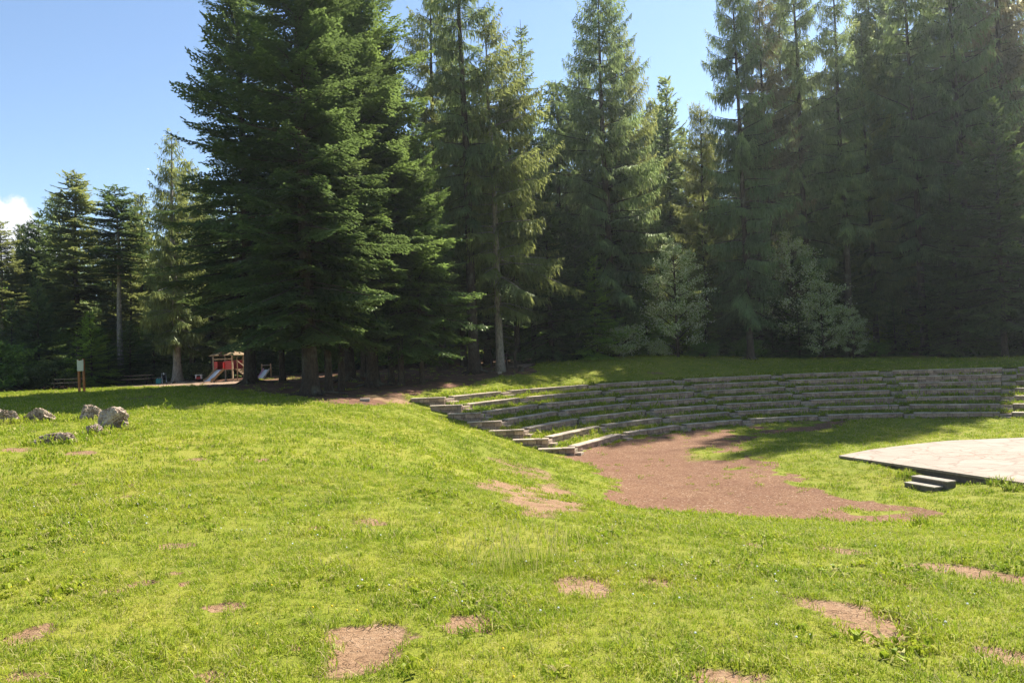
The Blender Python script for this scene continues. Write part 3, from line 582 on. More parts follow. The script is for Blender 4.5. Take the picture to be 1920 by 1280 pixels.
def conifer(name, h, rmax, base, style, seed, r0, twig=.24, dens=1., lean=.0, prof=.8, gaps=0., roots=0, flare=1.6, sect=None, nb=1.0):
    """returns (crown mesh, trunk mesh). style: fir | hang | pole"""
    g = np.random.default_rng(seed); boughs = []
    z = base
    while z < h-.25:
        t = (z-base)/(h-base)
        nwh = max(3, int(round(g.integers(4, 7)*nb)))
        a0 = g.uniform(0, 6.28)
        for k in range(nwh):
            if g.random() < gaps: continue
            az = a0+k*6.283/nwh+g.normal(0, .25)
            if style == 'fir': pf = (1-t)**prof*(.62+.38*min(1, t/.14))
            elif style == 'hang': pf = (1-t)**.5*(.6+.4*min(1, t/.2))
            else: pf = (1-t)**.55*min(1, .5+t*2)
            L = max(.25, rmax*pf*g.uniform(.62, 1.12))
            if g.random() < .08: L *= 1.18
            if sect is not None: L *= .35+.65*(.5+.5*math.cos(az-sect))
            if style == 'fir': e0 = -.12+.75*t**1.3+g.normal(0, .07); e1 = -.30*(1-t)-.02; e2 = .2
            elif style == 'hang': e0 = .05+.55*t+g.normal(0, .12); e1 = -.75*(1-t*.6); e2 = .42
            else: e0 = -.05+.6*t+g.normal(0, .1); e1 = -.28; e2 = .16
            boughs.append((z+g.normal(0, .1), az, L, e0, e1, e2))
        z += (.42 if style == 'fir' else .5)*g.uniform(.7, 1.3)/dens
    B = []; D = []; LN = []; SEED = []; TP = []; UP = []
    for (z, az, L, e0, e1, e2) in boughs:
        n = max(4, int(L/.15)); s = np.linspace(.12, 1, n)+g.normal(0, .01, n); s = np.clip(s, 0, 1)
        ca, sa = math.cos(az), math.sin(az)
        P = np.stack([ca*L*s, sa*L*s, z+L*(e0*s+e1*s*s+e2*s**3)], 1)
        tz = e0+2*e1*s+3*e2*s*s; T = np.stack([ca+0*s, sa+0*s, tz], 1); T /= np.linalg.norm(T, axis=1, keepdims=True)
        roll = g.normal(0, .22); side = np.array([-sa*math.cos(roll), ca*math.cos(roll), math.sin(roll)])
        upv = np.cross(T, side)
        tv = g.random()
        for sg in (-1, 1):
            W = np.minimum(1.5, L*.46)*(1-s)**.65*np.clip(.35+s*2.2, 0, 1)*g.uniform(.65, 1.15, n)+.14
            dr = T*.62+side*sg*.78 + np.array([0, 0, 1.])*(-.12 if style != 'hang' else -.42)+g.normal(0, .09, (n, 3))
            dr /= np.linalg.norm(dr, axis=1, keepdims=True)
            B.append(P); D.append(dr); LN.append(W); UP.append(upv+g.normal(0, .15, (n, 3))); TP.append(s); SEED.append(np.clip(tv*.6+g.random(n)*.4, 0, 1))
        # leader shoot
        B.append(P[-1:]); D.append(T[-1:]); LN.append(np.array([.3])); UP.append(upv[-1:]); TP.append(np.array([1.])); SEED.append(np.array([tv]))
    B = np.concatenate(B); D = np.concatenate(D); LN = np.concatenate(LN); UP = np.concatenate(UP); TP = np.concatenate(TP); TVv = np.concatenate(SEED)
    UP /= np.linalg.norm(UP, axis=1, keepdims=True)
    # twigs along each shoot
    sp = twig*.42; cnt = np.maximum(1, (LN/sp).astype(int)); idx = np.repeat(np.arange(len(LN)), cnt)
    j = np.arange(len(idx))-np.repeat(np.cumsum(cnt)-cnt, cnt); u = (j+.3)/cnt[idx]
    sg = np.where(j % 2 == 0, 1., -1.)[:, None]
    sh = D[idx]; sd_ = np.cross(sh, UP[idx]); sd_ /= np.linalg.norm(sd_, axis=1, keepdims=True)+1e-9
    droop = -.1*u*LN[idx]*(1 if style != 'hang' else 3.0)
    base_ = B[idx]+sh*(u*LN[idx])[:, None]; base_[:, 2] += droop
    nn = len(idx)
    if style == 'hang':
        hang = g.random(nn) < .62
        dd = np.where(hang[:, None], np.array([0, 0, -1.])+sh*.25+g.normal(0, .16, (nn, 3)), sh*.7+sd_*sg*.6+g.normal(0, .15, (nn, 3))+np.array([0, 0, -.35]))
        ln = np.where(hang, twig*g.uniform(1.0, 2.6, nn), twig*g.uniform(.7, 1.2, nn)); wd = np.where(hang, twig*.24, twig*.36)
    else:
        dd = sh*.68+sd_*sg*.72+g.normal(0, .12, (nn, 3)); ln = twig*g.uniform(.7, 1.25, nn)*(1-.35*u); wd = twig*.42*np.ones(nn)
    dd /= np.linalg.norm(dd, axis=1, keepdims=True)
    up2 = UP[idx]+g.normal(0, .28, (nn, 3))
    v = quads_from(base_, dd, ln, wd, up2)
    # needled axis of each shoot
    D2 = D.copy(); D2[:, 2] += -.1 if style != 'hang' else -.3; D2 /= np.linalg.norm(D2, axis=1, keepdims=True)
    v2 = quads_from(B, D2, LN*1.08, np.full(len(LN), twig*.36), UP)
    V = np.concatenate([v, v2]); tv = np.repeat(np.r_[np.clip(TVv[idx]+g.normal(0, .12, nn), 0, 1), TVv], 4)
    tip = np.repeat(np.r_[TP[idx]*(.35+.65*u), TP*.7], 4)
    # follow trunk lean is small: ignored
    q = np.arange(len(V)).reshape(-1, 4)
    crown = mesh_np(name+'_crown', V, q, None, {'tv': tv, 'tip': tip})
    sb = boughs
    if base > 4:
        for _ in range(int(base*1.6)):   # dead snags below the crown
            sb = sb+[(g.uniform(2.5, base), g.uniform(0, 6.28), g.uniform(.3, 1.5), g.uniform(-.3, .2), -.1, 0)]
    trunk = trunk_mesh(name+'_trunk', h, r0, lean, sb, seed, flare, roots)
    return crown, trunk, h
def broadleaf(name, h, r, seed, leaf=.12, n=16000, base=.1, r0=.1, ell=1.0, up=.3):
    g = np.random.default_rng(seed); w = MB(); ends = []; rs = random.Random(seed)
    w.tube([(0, 0, -.3), (.03, 0, h*.3), (0, .05, h*.6), (.05, 0, h*.88)], [r0*1.3, r0, r0*.6, .015], 7)
    nl = 46
    for i in range(nl):
        t = base+(.95-base)*((i+.5)/nl); a = i*2.4+rs.uniform(-.4, .4)
        pr = math.sin(min(1, (1-t)/.62)*1.57)*.95+.08
        L = r*pr*rs.uniform(.65, 1.1); z0 = h*t*.88; p0 = Vector((0, 0, z0)); p2 = Vector((math.cos(a)*L, math.sin(a)*L, z0+L*rs.uniform(.1, .6)))
        pm = (p0+p2)/2+Vector((0, 0, .12*L)); w.tube([p0, pm, p2], [.012+.012*L, .01+.005*L, .004], 4, False); ends.append((p0, pm, p2, L))
    me_o = w.build(name+'_trunk', M['bark'], smooth=True); trunk = me_o.data; bpy.data.objects.remove(me_o); trunk.materials.clear()
    P = []; tip = []; tvv = []
    per = n//nl
    for (p0, pm, p2, L) in ends:
        m = per; s = g.uniform(.3, 1.12, m)**.8; a = np.array(p0); b = np.array(pm); c = np.array(p2)
        q = ((1-s)**2)[:, None]*a+(2*s*(1-s))[:, None]*b+(s**2)[:, None]*c
        # cluster leaves on side twigs
        nt = max(6, m//14); tw = g.integers(0, nt, m); off = g.normal(0, 1, (nt, 3))*np.array([.34, .34, .2])*max(.35, L*.42)
        q = q*.35+((1-(tw/nt))**2)[:, None]*0+ (a*(1-(.3+.75*tw/nt))[:, None]+c*(.3+.75*tw/nt)[:, None])*.65
        P.append(q+off[tw]*s[:, None]+g.normal(0, .07, (m, 3))); tip.append(s*.8); tvv.append(np.clip(g.random(nt)[tw]*.7+g.random(m)*.3, 0, 1))
    P = np.concatenate(P); tip = np.concatenate(tip); tvv = np.concatenate(tvv); m = len(P)
    d = g.normal(0, 1, (m, 3)); d[:, 2] -= .35; d /= np.linalg.norm(d, axis=1, keepdims=True)
    upn = g.normal(0, .55, (m, 3))+np.array([0, 0, 1.]); ln = leaf*g.uniform(.7, 1.3, m)
    V = quads_from(P, d, ln, ln*.62, upn)
    crown = mesh_np(name+'_crown', V, np.arange(len(V)).reshape(-1, 4), None, {'tv': np.repeat(tvv, 4), 'tip': np.repeat(tip, 4)})
    return crown, trunk, h
PROTO = {
 'fa': conifer('fa', 30, 6.3, 3.0, 'fir', 11, .36, .25, 1.0, prof=.72, roots=6),
 'fb': conifer('fb', 27, 5.6, 3.1, 'fir', 12, .3, .25, 1.0, prof=.8, roots=5),
 'fc': conifer('fc', 24, 4.6, 3.6, 'fir', 13, .2, .24, 1.0, prof=.9),
 'fs': conifer('fs', 16, 4.8, 2.0, 'fir', 14, .16, .24, 1.05, prof=.8),
 'y1': conifer('y1', 9, 2.9, .3, 'fir', 15, .1, .2, 1.25, prof=.85),
 'y2': conifer('y2', 12, 3.6, .4, 'fir', 16, .13, .24, 1.1, prof=.8, gaps=.06),
 'ha': conifer('ha', 32, 5.4, 4.0, 'hang', 21, .32, .27, .8, gaps=.3, roots=5),
 'hb': conifer('hb', 34, 4.9, 6.0, 'hang', 22, .3, .27, .75, gaps=.36),
 'hc': conifer('hc', 30, 6.0, 3.0, 'hang', 23, .34, .27, .8, gaps=.28),
 'hd': conifer('hd', 24, 5.6, 4.5, 'hang', 24, .24, .25, .8, gaps=.3, sect=-.5),
 'sp': conifer('sp', 33, 3.3, 10.0, 'hang', 25, .33, .25, .75, gaps=.2, roots=7, flare=1.9),
 'pa': conifer('pa', 20, 3.0, 11.0, 'pole', 31, .2, .3, 1.15, gaps=.05, nb=1.4),
 'pb': conifer('pb', 21, 3.1, 5.5, 'pole', 32, .2, .3, 1.1, gaps=.08, nb=1.4),
 'pc': conifer('pc', 22, 3.3, 3.5, 'hang', 33, .34, .28, .8, gaps=.15, flare=2.1, roots=6),
 'na': conifer('na', 27, 2.3, 9, 'pole', 34, .2, .28, .75, gaps=.2),
 'ba': conifer('ba', 20, 3.6, 2.0, 'fir', 41, .2, .38, .72, prof=.75),
 'bb': conifer('bb', 24, 3.4, 5.0, 'hang', 42, .22, .4, .62, gaps=.1),
 'wa': broadleaf('wa', 10, 2.8, 51, .14, 15000, .06),
 'wb': broadleaf('wb', 9, 2.9, 52, .14, 14000, .03),
 'u1': broadleaf('u1', 3, 2.0, 53, .14, 9000, .02, .04),
 'u2': broadleaf('u2', 2, 1.8, 54, .12, 8000, .02, .03),
}
MATTED = {}
def data_for(key, leafmat, bark):
    k = (key, leafmat, bark)
    if k not in MATTED:
        c, t, h = PROTO[key]; c = c.copy(); t = t.copy(); c.materials.append(M[leafmat]); t.materials.append(M[bark]); MATTED[k] = (c, t, h)
    return MATTED[k]
def tree(name, key, x, y, h, label, leafmat='fir', bark='bark', cat='tree', group=None, rz=None, wide=1., z=None):
    c, t, hn = data_for(key, leafmat, bark); s = h/hn
    zz = h1(x, y) if z is None else z
    r = empty(name, (x, y, zz), random.uniform(0, 6.28) if rz is None else rz, (s*wide, s*wide, s)); tag(r, label, cat, group)
    link('trunk', t, None, r); link('crown' if name != 'bush' else 'foliage', c, None, r); return r
tree('fir_tree', 'fa', -10.03, 37.5, 31.0, 'giant dark fir with the thick front trunk on the left of the clump', 'fir', 'bark', 'tree', 'big dark firs standing in a clump', 0.3, 1.0)
tree('fir_tree', 'fc', -9.61, 39.5, 23.0, 'dark fir on the trunk just right of the thick front one', 'fir', 'bark', 'tree', 'big dark firs standing in a clump', 1.1, 1.0)
tree('fir_tree', 'fc', -9.37, 41.5, 22.0, 'slender fir on the third trunk of the clump, right of the close pair', 'fir', 'bark', 'tree', 'big dark firs standing in a clump', 2.5, 1.0)
tree('fir_tree', 'fb', -7.95, 43, 30.0, 'tall light green fir on the thick middle-right trunk of the clump', 'firmid', 'bark', 'tree', 'big dark firs standing in a clump', 0.8, 0.98)
tree('fir_tree', 'fc', -7.16, 44.5, 21.0, 'slender fir on the left trunk of the narrow pair in the clump', 'fir', 'bark', 'tree', 'big dark firs standing in a clump', 4, 1.0)
tree('fir_tree', 'fc', -6.35, 43, 20.0, 'slender fir on the right trunk of the narrow pair in the clump', 'fir', 'bark', 'tree', 'big dark firs standing in a clump', 5, 1.0)
tree('fir_tree', 'fs', -5.23, 43.5, 15.5, 'smaller sunlit fir with layered boughs at the right end of the clump', 'firmid', 'bark', 'tree', 'big dark firs standing in a clump', 2, 0.88)
tree('fir_tree', 'fb', -16.96, 49, 31.5, 'broad dark fir behind the playhouse end of the clump, leftmost of it', 'fir', 'bark', 'tree', 'big dark firs standing in a clump', 2.2, 1.02)
tree('fir_tree', 'fc', -15.5, 51, 23.0, 'thin-stemmed fir between the small slide and the thick front trunk', 'fir', 'bark', 'tree', 'big dark firs standing in a clump', 3.2, 1.0)
tree('fir_tree', 'fc', -10.21, 52, 24.0, 'thin-stemmed fir seen behind the middle of the clump', 'fir', 'bark', 'tree', 'big dark firs standing in a clump', 0.2, 1.0)
tree('fir_tree', 'fb', -10.38, 48, 32.0, 'tall fir filling the middle of the clump from behind', 'fir', 'bark', 'tree', 'big dark firs standing in a clump', 5.2, 1.0)
tree('spruce_tree', 'sp', -2.54, 50, 34.0, 'very tall spruce with bare lower trunk and spreading roots beside the clump', 'spruced', 'bark', 'tree', None, 1, 1.0)
tree('spruce_tree', 'hd', -0.83, 50.5, 23.6, 'spruce with bare pale trunk and drooping foliage hanging on its right', 'spruce', 'barkpale', 'tree', None, 0.25, 1.15)
tree('spruce_tree', 'na', 1.8, 62, 28.2, 'narrow-topped conifer behind the drooping spruce, against the sky', 'spruced', 'bark', 'tree', None, None, 1.0)
tree('spruce_tree', 'hb', 0.41, 57, 23.9, 'spruce with drooping branches right behind the pale bare trunk', 'spruce', 'bark', 'tree', None, 4, 1.1)
tree('fir_tree', 'ba', -2.16, 66, 26.2, 'dark conifer seen between the two bare-trunked spruces', 'spruced', 'bark', 'tree', None, None, 1.2)
tree('spruce_tree', 'ha', 7.1, 68, 26.9, 'spruce filling the left flank of the ragged sky-line one', 'spruced', 'bark', 'tree', None, None, 1.1)
tree('spruce_tree', 'ba', 18.88, 98, 29.4, 'spruce lower than its neighbours at the foot of the V-shaped gap', 'spruce', 'bark', 'tree', None, None, 1.2)
tree('fir_tree', 'ba', 22.88, 96, 28.0, 'short dark conifer right of the pointed one in the V-shaped gap', 'fir', 'bark', 'tree', None, None, 1.3)
tree('spruce_tree', 'hb', -5.03, 55, 29.5, 'tall spruce rising between the clump and the bare-trunked one', 'spruce', 'bark', 'tree', None, 2, 1.05)
tree('fir_tree', 'ba', -3.87, 60, 25.0, 'dark conifer filling the gap right behind the bare-trunked spruces', 'spruced', 'bark', 'tree', None, None, 1.0)
tree('spruce_tree', 'hc', 7.95, 60, 30.3, 'tall ragged spruce with drooping branches standing against the open sky', 'spruced', 'bark', 'tree', None, 0.9, 1.08)
tree('spruce_tree', 'hc', 10.28, 64, 27.6, 'shorter spruce just behind the ragged sky-line one, to its right', 'spruce', 'bark', 'tree', None, 3.9, 0.9)
tree('spruce_tree', 'bb', 4.66, 66, 24.4, 'dark spruce left of the ragged sky-line one', 'spruced', 'bark', 'tree', None, None, 1.4)
tree('fir_tree', 'ba', 16.06, 74, 27.2, 'dark pointed conifer in the V-shaped gap of sky', 'spruced', 'bark', 'tree', None, None, 1.0)
tree('spruce_tree', 'ha', 17.23, 66, 22.2, 'yellowish spruce at the right edge of the V-shaped sky gap', 'spruce', 'bark', 'tree', None, 2, 1.0)
tree('spruce_tree', 'ha', 17.86, 57, 31.4, 'tall spruce with curtain branches, first right of the sky gap', 'spruced', 'bark', 'tree', None, 0.4, 0.78)
tree('spruce_tree', 'hb', 21.14, 61, 31.6, 'reddish tall spruce close behind the first right of the sky gap', 'spruceb', 'bark', 'tree', None, 3, 0.85)
tree('spruce_tree', 'hb', 24.0, 61, 35.6, 'tall spruce with leaning trunk near the sun glare', 'spruced', 'bark', 'tree', None, 5, 0.85)
tree('spruce_tree', 'sp', 26.77, 60, 32.4, 'tall thin-crowned spruce whose bare top trunk crosses open sky', 'spruced', 'bark', 'tree', None, 2, 0.9)
tree('spruce_tree', 'ha', 30.24, 63, 28.4, 'spruce on the left of the two dark trunks seen at the lawn edge', 'spruce', 'bark', 'tree', None, 1.4, 0.85)
tree('spruce_tree', 'hb', 33.12, 61, 36.3, 'spruce on the right of the two dark trunks seen at the lawn edge', 'spruced', 'bark', 'tree', None, 2.9, 0.9)
tree('spruce_tree', 'hb', 25.62, 69, 33.9, 'tall spruce a row behind the front right ones, the left of them', 'spruced', 'bark', 'tree', None, None, 1.0)
tree('spruce_tree', 'ha', 34.6, 70, 35.7, 'tall spruce a row behind the front right ones, the middle of them', 'spruced', 'bark', 'tree', None, None, 1.0)
tree('spruce_tree', 'hb', 39.92, 69, 35.1, 'tall spruce a row behind the front right ones, the right of them', 'spruced', 'bark', 'tree', None, None, 1.0)
tree('spruce_tree', 'ha', 43.16, 68, 35.9, 'tall spruce a row behind the front right ones, the far right of them', 'spruced', 'bark', 'tree', None, None, 1.0)
tree('fir_tree', 'ba', 35.28, 68, 34.7, 'dense dark conifer behind the two trunks at the right lawn edge', 'spruced', 'bark', 'tree', None, None, 1.1)
tree('spruce_tree', 'ha', 36.16, 60, 39.6, 'tall dark blue-green spruce near the right picture edge', 'spruced', 'bark', 'tree', None, 1.9, 0.9)
tree('spruce_tree', 'hb', 41.08, 62, 39.2, 'reddish spruce cut by the right picture edge', 'spruceb', 'bark', 'tree', None, 0.3, 1.0)
tree('fir_tree', 'fs', 34.35, 53, 18.0, 'broad bushy dark green fir in front at the right edge', 'fir', 'bark', 'tree', None, 1.0, 1.05)
tree('fir_tree', 'y2', 33.54, 57, 13.6, 'medium dark fir left of the broad bushy one at the right', 'fir', 'bark', 'tree', None, None, 1.0)
tree('young_fir', 'y2', 2.94, 57, 14.0, 'medium dark fir at the forest edge right of the footpath', 'fir', 'bark', 'tree', 'smaller firs along the forest edge', None, 1.1)
tree('young_fir', 'y2', 5.03, 58, 11.2, 'lower dark fir with wide skirts left of the sky-line spruce', 'fir', 'bark', 'tree', 'smaller firs along the forest edge', None, 1.1)
tree('young_fir', 'y1', 6.34, 57, 7.8, 'small fir with light green arching boughs under the sky-line spruce', 'firlit', 'bark', 'tree', 'smaller firs along the forest edge', None, 1.1)
tree('young_fir', 'y2', 9.16, 61, 10.7, 'dim fir between the arching small fir and the silvery tree', 'spruced', 'bark', 'tree', 'smaller firs along the forest edge', None, 1.1)
tree('young_fir', 'y2', 10.69, 60, 6.2, 'dark young fir left of the silvery tree', 'firlit', 'bark', 'tree', 'smaller firs along the forest edge', None, 1.1)
tree('young_spruce', 'y1', 16.05, 62, 10.8, 'pale green young conifer just right of the silvery tree', 'spruce', 'bark', 'tree', 'smaller firs along the forest edge', None, 1.1)
tree('young_fir', 'y2', 17.42, 60, 8.0, 'dark young fir two trees right of the silvery tree', 'fir', 'bark', 'tree', 'smaller firs along the forest edge', None, 1.1)
tree('young_fir', 'y1', 20.07, 61, 11.6, 'dense dark fir left of the silver-leaved thicket', 'fir', 'bark', 'tree', 'smaller firs along the forest edge', None, 1.1)
tree('young_fir', 'y1', 21.92, 58, 4.6, 'low wide fir at the foot of the silver-leaved thicket', 'fir', 'bark', 'tree', 'smaller firs along the forest edge', None, 1.1)
tree('young_spruce', 'y1', 27.36, 62, 10.8, 'olive young spruce right of the silver-leaved thicket', 'spruce', 'bark', 'tree', 'smaller firs along the forest edge', None, 1.1)
tree('young_fir', 'y1', 30.26, 60, 4.6, 'small dark fir between the two dark trunks', 'fir', 'bark', 'tree', 'smaller firs along the forest edge', None, 1.1)
tree('young_fir', 'y1', 34.05, 60, 8.3, 'dark fir right of the two dark trunks', 'fir', 'bark', 'tree', 'smaller firs along the forest edge', None, 1.1)
tree('young_fir', 'y1', 36.17, 58, 6.0, 'low dark fir in front of the right forest', 'fir', 'bark', 'tree', 'smaller firs along the forest edge', None, 1.1)
tree('young_fir', 'y1', 38.35, 57, 7.9, 'dark low fir cut by the right picture edge', 'fir', 'bark', 'tree', 'smaller firs along the forest edge', None, 1.1)
tree('young_fir', 'y1', 20.23, 59, 3.4, 'smallest dark fir on the lawn edge below the curtain spruces', 'fir', 'bark', 'tree', 'smaller firs along the forest edge', None, 1.1)
tree('whitebeam_tree', 'wa', 12.43, 57, 10.3, 'slim leafy tree with silvery green leaves in front of the V-shaped gap', 'beam', 'bark', 'tree', 'silvery leafy trees', None, 0.9)
tree('whitebeam_tree', 'wb', 23.75, 58, 7.0, 'bushy silver-leaved tree glittering right of the lawn centre', 'beam', 'bark', 'tree', 'silvery leafy trees', None, 0.95)
tree('whitebeam_tree', 'wa', 22.26, 60, 11.4, 'tall leafy tree with green upper leaves behind the glittering one', 'beam', 'bark', 'tree', 'silvery leafy trees', None, 1.0)
tree('whitebeam_tree', 'wb', 25.99, 58, 4.5, 'smaller silver-leaved tree reaching the lawn, right of the glittering one', 'beam', 'bark', 'tree', 'silvery leafy trees', None, 0.9)
tree('leafy_tree', 'wa', 15.32, 60, 4.5, 'small round green leafy tree right of the slim silvery one', 'bush', 'bark', 'tree', None, None, 1.0)
tree('bush', 'u1', 11.05, 57.5, 1.3, 'low bright bush at the lawn edge below the silvery tree', 'beam', 'bark', 'bush', 'bushes under the forest edge', None, 1.15)
tree('bush', 'u2', 8.09, 58, 2.5, 'small pale-leaved bush left of the silvery tree', 'beam', 'bark', 'bush', 'bushes under the forest edge', None, 1.15)
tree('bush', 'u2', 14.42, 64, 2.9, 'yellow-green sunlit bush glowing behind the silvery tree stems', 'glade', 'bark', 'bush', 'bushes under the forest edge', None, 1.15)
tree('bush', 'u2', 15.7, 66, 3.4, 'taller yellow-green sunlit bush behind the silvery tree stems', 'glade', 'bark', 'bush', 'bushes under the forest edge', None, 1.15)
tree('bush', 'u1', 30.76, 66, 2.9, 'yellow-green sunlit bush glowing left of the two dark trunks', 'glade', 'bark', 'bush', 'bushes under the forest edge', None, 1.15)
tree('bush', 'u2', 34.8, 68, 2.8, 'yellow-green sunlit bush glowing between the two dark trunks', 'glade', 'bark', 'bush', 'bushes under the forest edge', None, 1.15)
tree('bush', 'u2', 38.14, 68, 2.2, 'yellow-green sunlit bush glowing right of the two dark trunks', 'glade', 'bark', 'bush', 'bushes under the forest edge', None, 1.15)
tree('bush', 'u2', 14.47, 57.5, 1.2, 'low dark bush at the lawn edge right of the silvery tree', 'bush', 'bark', 'bush', 'bushes under the forest edge', None, 1.15)
tree('bush', 'u2', 18.01, 58.5, 1.5, 'low green bush on the lawn edge below the first curtain spruce', 'bush', 'bark', 'bush', 'bushes under the forest edge', None, 1.15)
tree('bush', 'u2', 28.34, 59.5, 1.2, 'low bush at the foot of the left dark trunk', 'bush', 'bark', 'bush', 'bushes under the forest edge', None, 1.15)
tree('bush', 'u1', 34.74, 58, 1.5, 'low dark bush under the broad fir at the right', 'bush', 'bark', 'bush', 'bushes under the forest edge', None, 1.15)
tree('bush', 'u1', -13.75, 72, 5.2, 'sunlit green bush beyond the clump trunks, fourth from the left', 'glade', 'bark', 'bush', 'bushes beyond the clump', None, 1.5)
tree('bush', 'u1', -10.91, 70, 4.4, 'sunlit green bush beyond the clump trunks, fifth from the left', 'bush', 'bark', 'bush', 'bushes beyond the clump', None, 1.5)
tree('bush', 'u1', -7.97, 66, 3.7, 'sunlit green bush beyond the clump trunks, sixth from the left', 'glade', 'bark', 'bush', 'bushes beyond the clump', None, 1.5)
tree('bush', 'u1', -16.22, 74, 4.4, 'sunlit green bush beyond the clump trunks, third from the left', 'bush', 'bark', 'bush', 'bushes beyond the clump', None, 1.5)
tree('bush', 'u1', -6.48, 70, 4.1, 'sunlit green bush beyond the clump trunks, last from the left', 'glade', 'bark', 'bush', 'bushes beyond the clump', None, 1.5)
tree('bush', 'u1', -20.34, 72, 3.0, 'sunlit green bush beyond the clump trunks, first from the left', 'bush', 'bark', 'bush', 'bushes beyond the clump', None, 1.5)
tree('bush', 'u1', -18.82, 74, 3.5, 'sunlit green bush beyond the clump trunks, second from the left', 'bush', 'bark', 'bush', 'bushes beyond the clump', None, 1.5)
tree('spruce_tree', 'pb', -46.94, 70, 15.5, 'tall conifer with a long bare trunk at the left picture edge', 'spruce', 'barkpale', 'tree', 'tall conifers along the left meadow edge', None, 1.4)
tree('fir_tree', 'ba', -45.16, 73, 16.7, 'broad dark fir near the left picture edge below the cloud', 'fir', 'bark', 'tree', 'tall conifers along the left meadow edge', None, 1.35)
tree('spruce_tree', 'pb', -39.39, 69, 19.5, 'tall pointed conifer with a straight trunk left of the bare-trunked one', 'spruce', 'bark', 'tree', 'tall conifers along the left meadow edge', None, 1.6)
tree('fir_tree', 'bb', -45.09, 76, 19.3, 'dark conifer behind the tall pointed one', 'spruced', 'bark', 'tree', 'tall conifers along the left meadow edge', None, 1.5)
tree('pine_tree', 'pa', -34.06, 66, 17.3, 'bare-trunked conifer with a bushy crown high above the picnic tables', 'fir', 'barkpale', 'tree', 'tall conifers along the left meadow edge', None, 1.5)
tree('fir_tree', 'bb', -36.86, 76, 18.9, 'dark conifer between the bare-trunked one and the tallest left spruce', 'spruce', 'bark', 'tree', 'tall conifers along the left meadow edge', None, 1.5)
tree('spruce_tree', 'pc', -27.42, 62, 20.7, 'tallest left spruce, sparse top and thick pale flared trunk', 'spruce', 'barkpale', 'tree', 'tall conifers along the left meadow edge', None, 1.0)
tree('spruce_tree', 'bb', -28.26, 67, 19.6, 'yellow-green spruce between the thick pale trunk and the clump', 'spruce', 'bark', 'tree', 'tall conifers along the left meadow edge', None, 1.4)
tree('fir_tree', 'fc', -26.08, 66, 17.8, 'dark fir behind the playhouse', 'spruced', 'bark', 'tree', 'tall conifers along the left meadow edge', None, 1.25)
tree('young_fir', 'y1', -33.61, 60.5, 6.0, 'bright yellow-green young fir behind the notice board', 'firlit', 'bark', 'tree', 'young firs on the left', None, 1.35)
tree('young_fir', 'y2', -38.67, 62, 9.1, 'dark bushy fir left of the bright young one', 'fir', 'bark', 'tree', 'young firs on the left', None, 1.0)
tree('young_fir', 'y1', -41.5, 63, 7.5, 'dark low fir beside the left picture edge', 'fir', 'bark', 'tree', 'young firs on the left', None, 1.0)
tree('young_fir', 'y1', -32.26, 64, 5.4, 'dark low fir right of the bright young one', 'fir', 'bark', 'tree', 'young firs on the left', None, 1.3)
tree('young_fir', 'y2', -31.18, 66, 7.3, 'dark fir under the tallest left spruce', 'spruced', 'bark', 'tree', 'young firs on the left', None, 1.0)
tree('young_fir', 'y1', -33.53, 63, 3.7, 'lowest dark fir close behind the far picnic table', 'fir', 'bark', 'tree', 'young firs on the left', None, 1.4)
tree('young_fir', 'y2', -25.43, 68, 7.2, 'dark young fir behind the playhouse roof', 'spruced', 'bark', 'tree', 'young firs on the left', None, 1.0)
tree('bush', 'u1', -39.43, 58, 4.0, 'light green leafy bush at the left picture edge', 'bush', 'bark', 'bush', 'bushes on the left', None, 1.2)
tree('bush', 'u1', -36.15, 60, 2.4, 'leafy bush behind the near picnic table', 'fir', 'bark', 'bush', 'bushes on the left', None, 1.4)
tree('bush', 'u2', -38.9, 60, 1.9, 'low dark bush between the left edge bush and the near picnic table', 'spruced', 'bark', 'bush', 'bushes on the left', None, 1.8)
tree('bush', 'u2', -27.93, 66, 1.6, 'low dark bush right of the thick pale trunk', 'spruced', 'bark', 'bush', 'bushes on the left', None, 1.8)
tree('forest_conifer', 'ha', 47, 57, 33, 'conifer beyond the right side of the amphitheatre, first of the row', 'spruced')
tree('forest_conifer', 'hb', 50, 47, 30, 'conifer beyond the right side of the amphitheatre, second of the row', 'spruced')
tree('forest_conifer', 'ba', 54, 38, 27, 'conifer beyond the right side of the amphitheatre, third of the row', 'spruced')
tree('forest_conifer', 'hb', 58, 64, 33, 'conifer beyond the right side of the amphitheatre, fourth of the row', 'spruced')
tree('forest_conifer', 'ha', 45, 66, 33, 'conifer beyond the right side of the amphitheatre, fifth of the row', 'spruced')

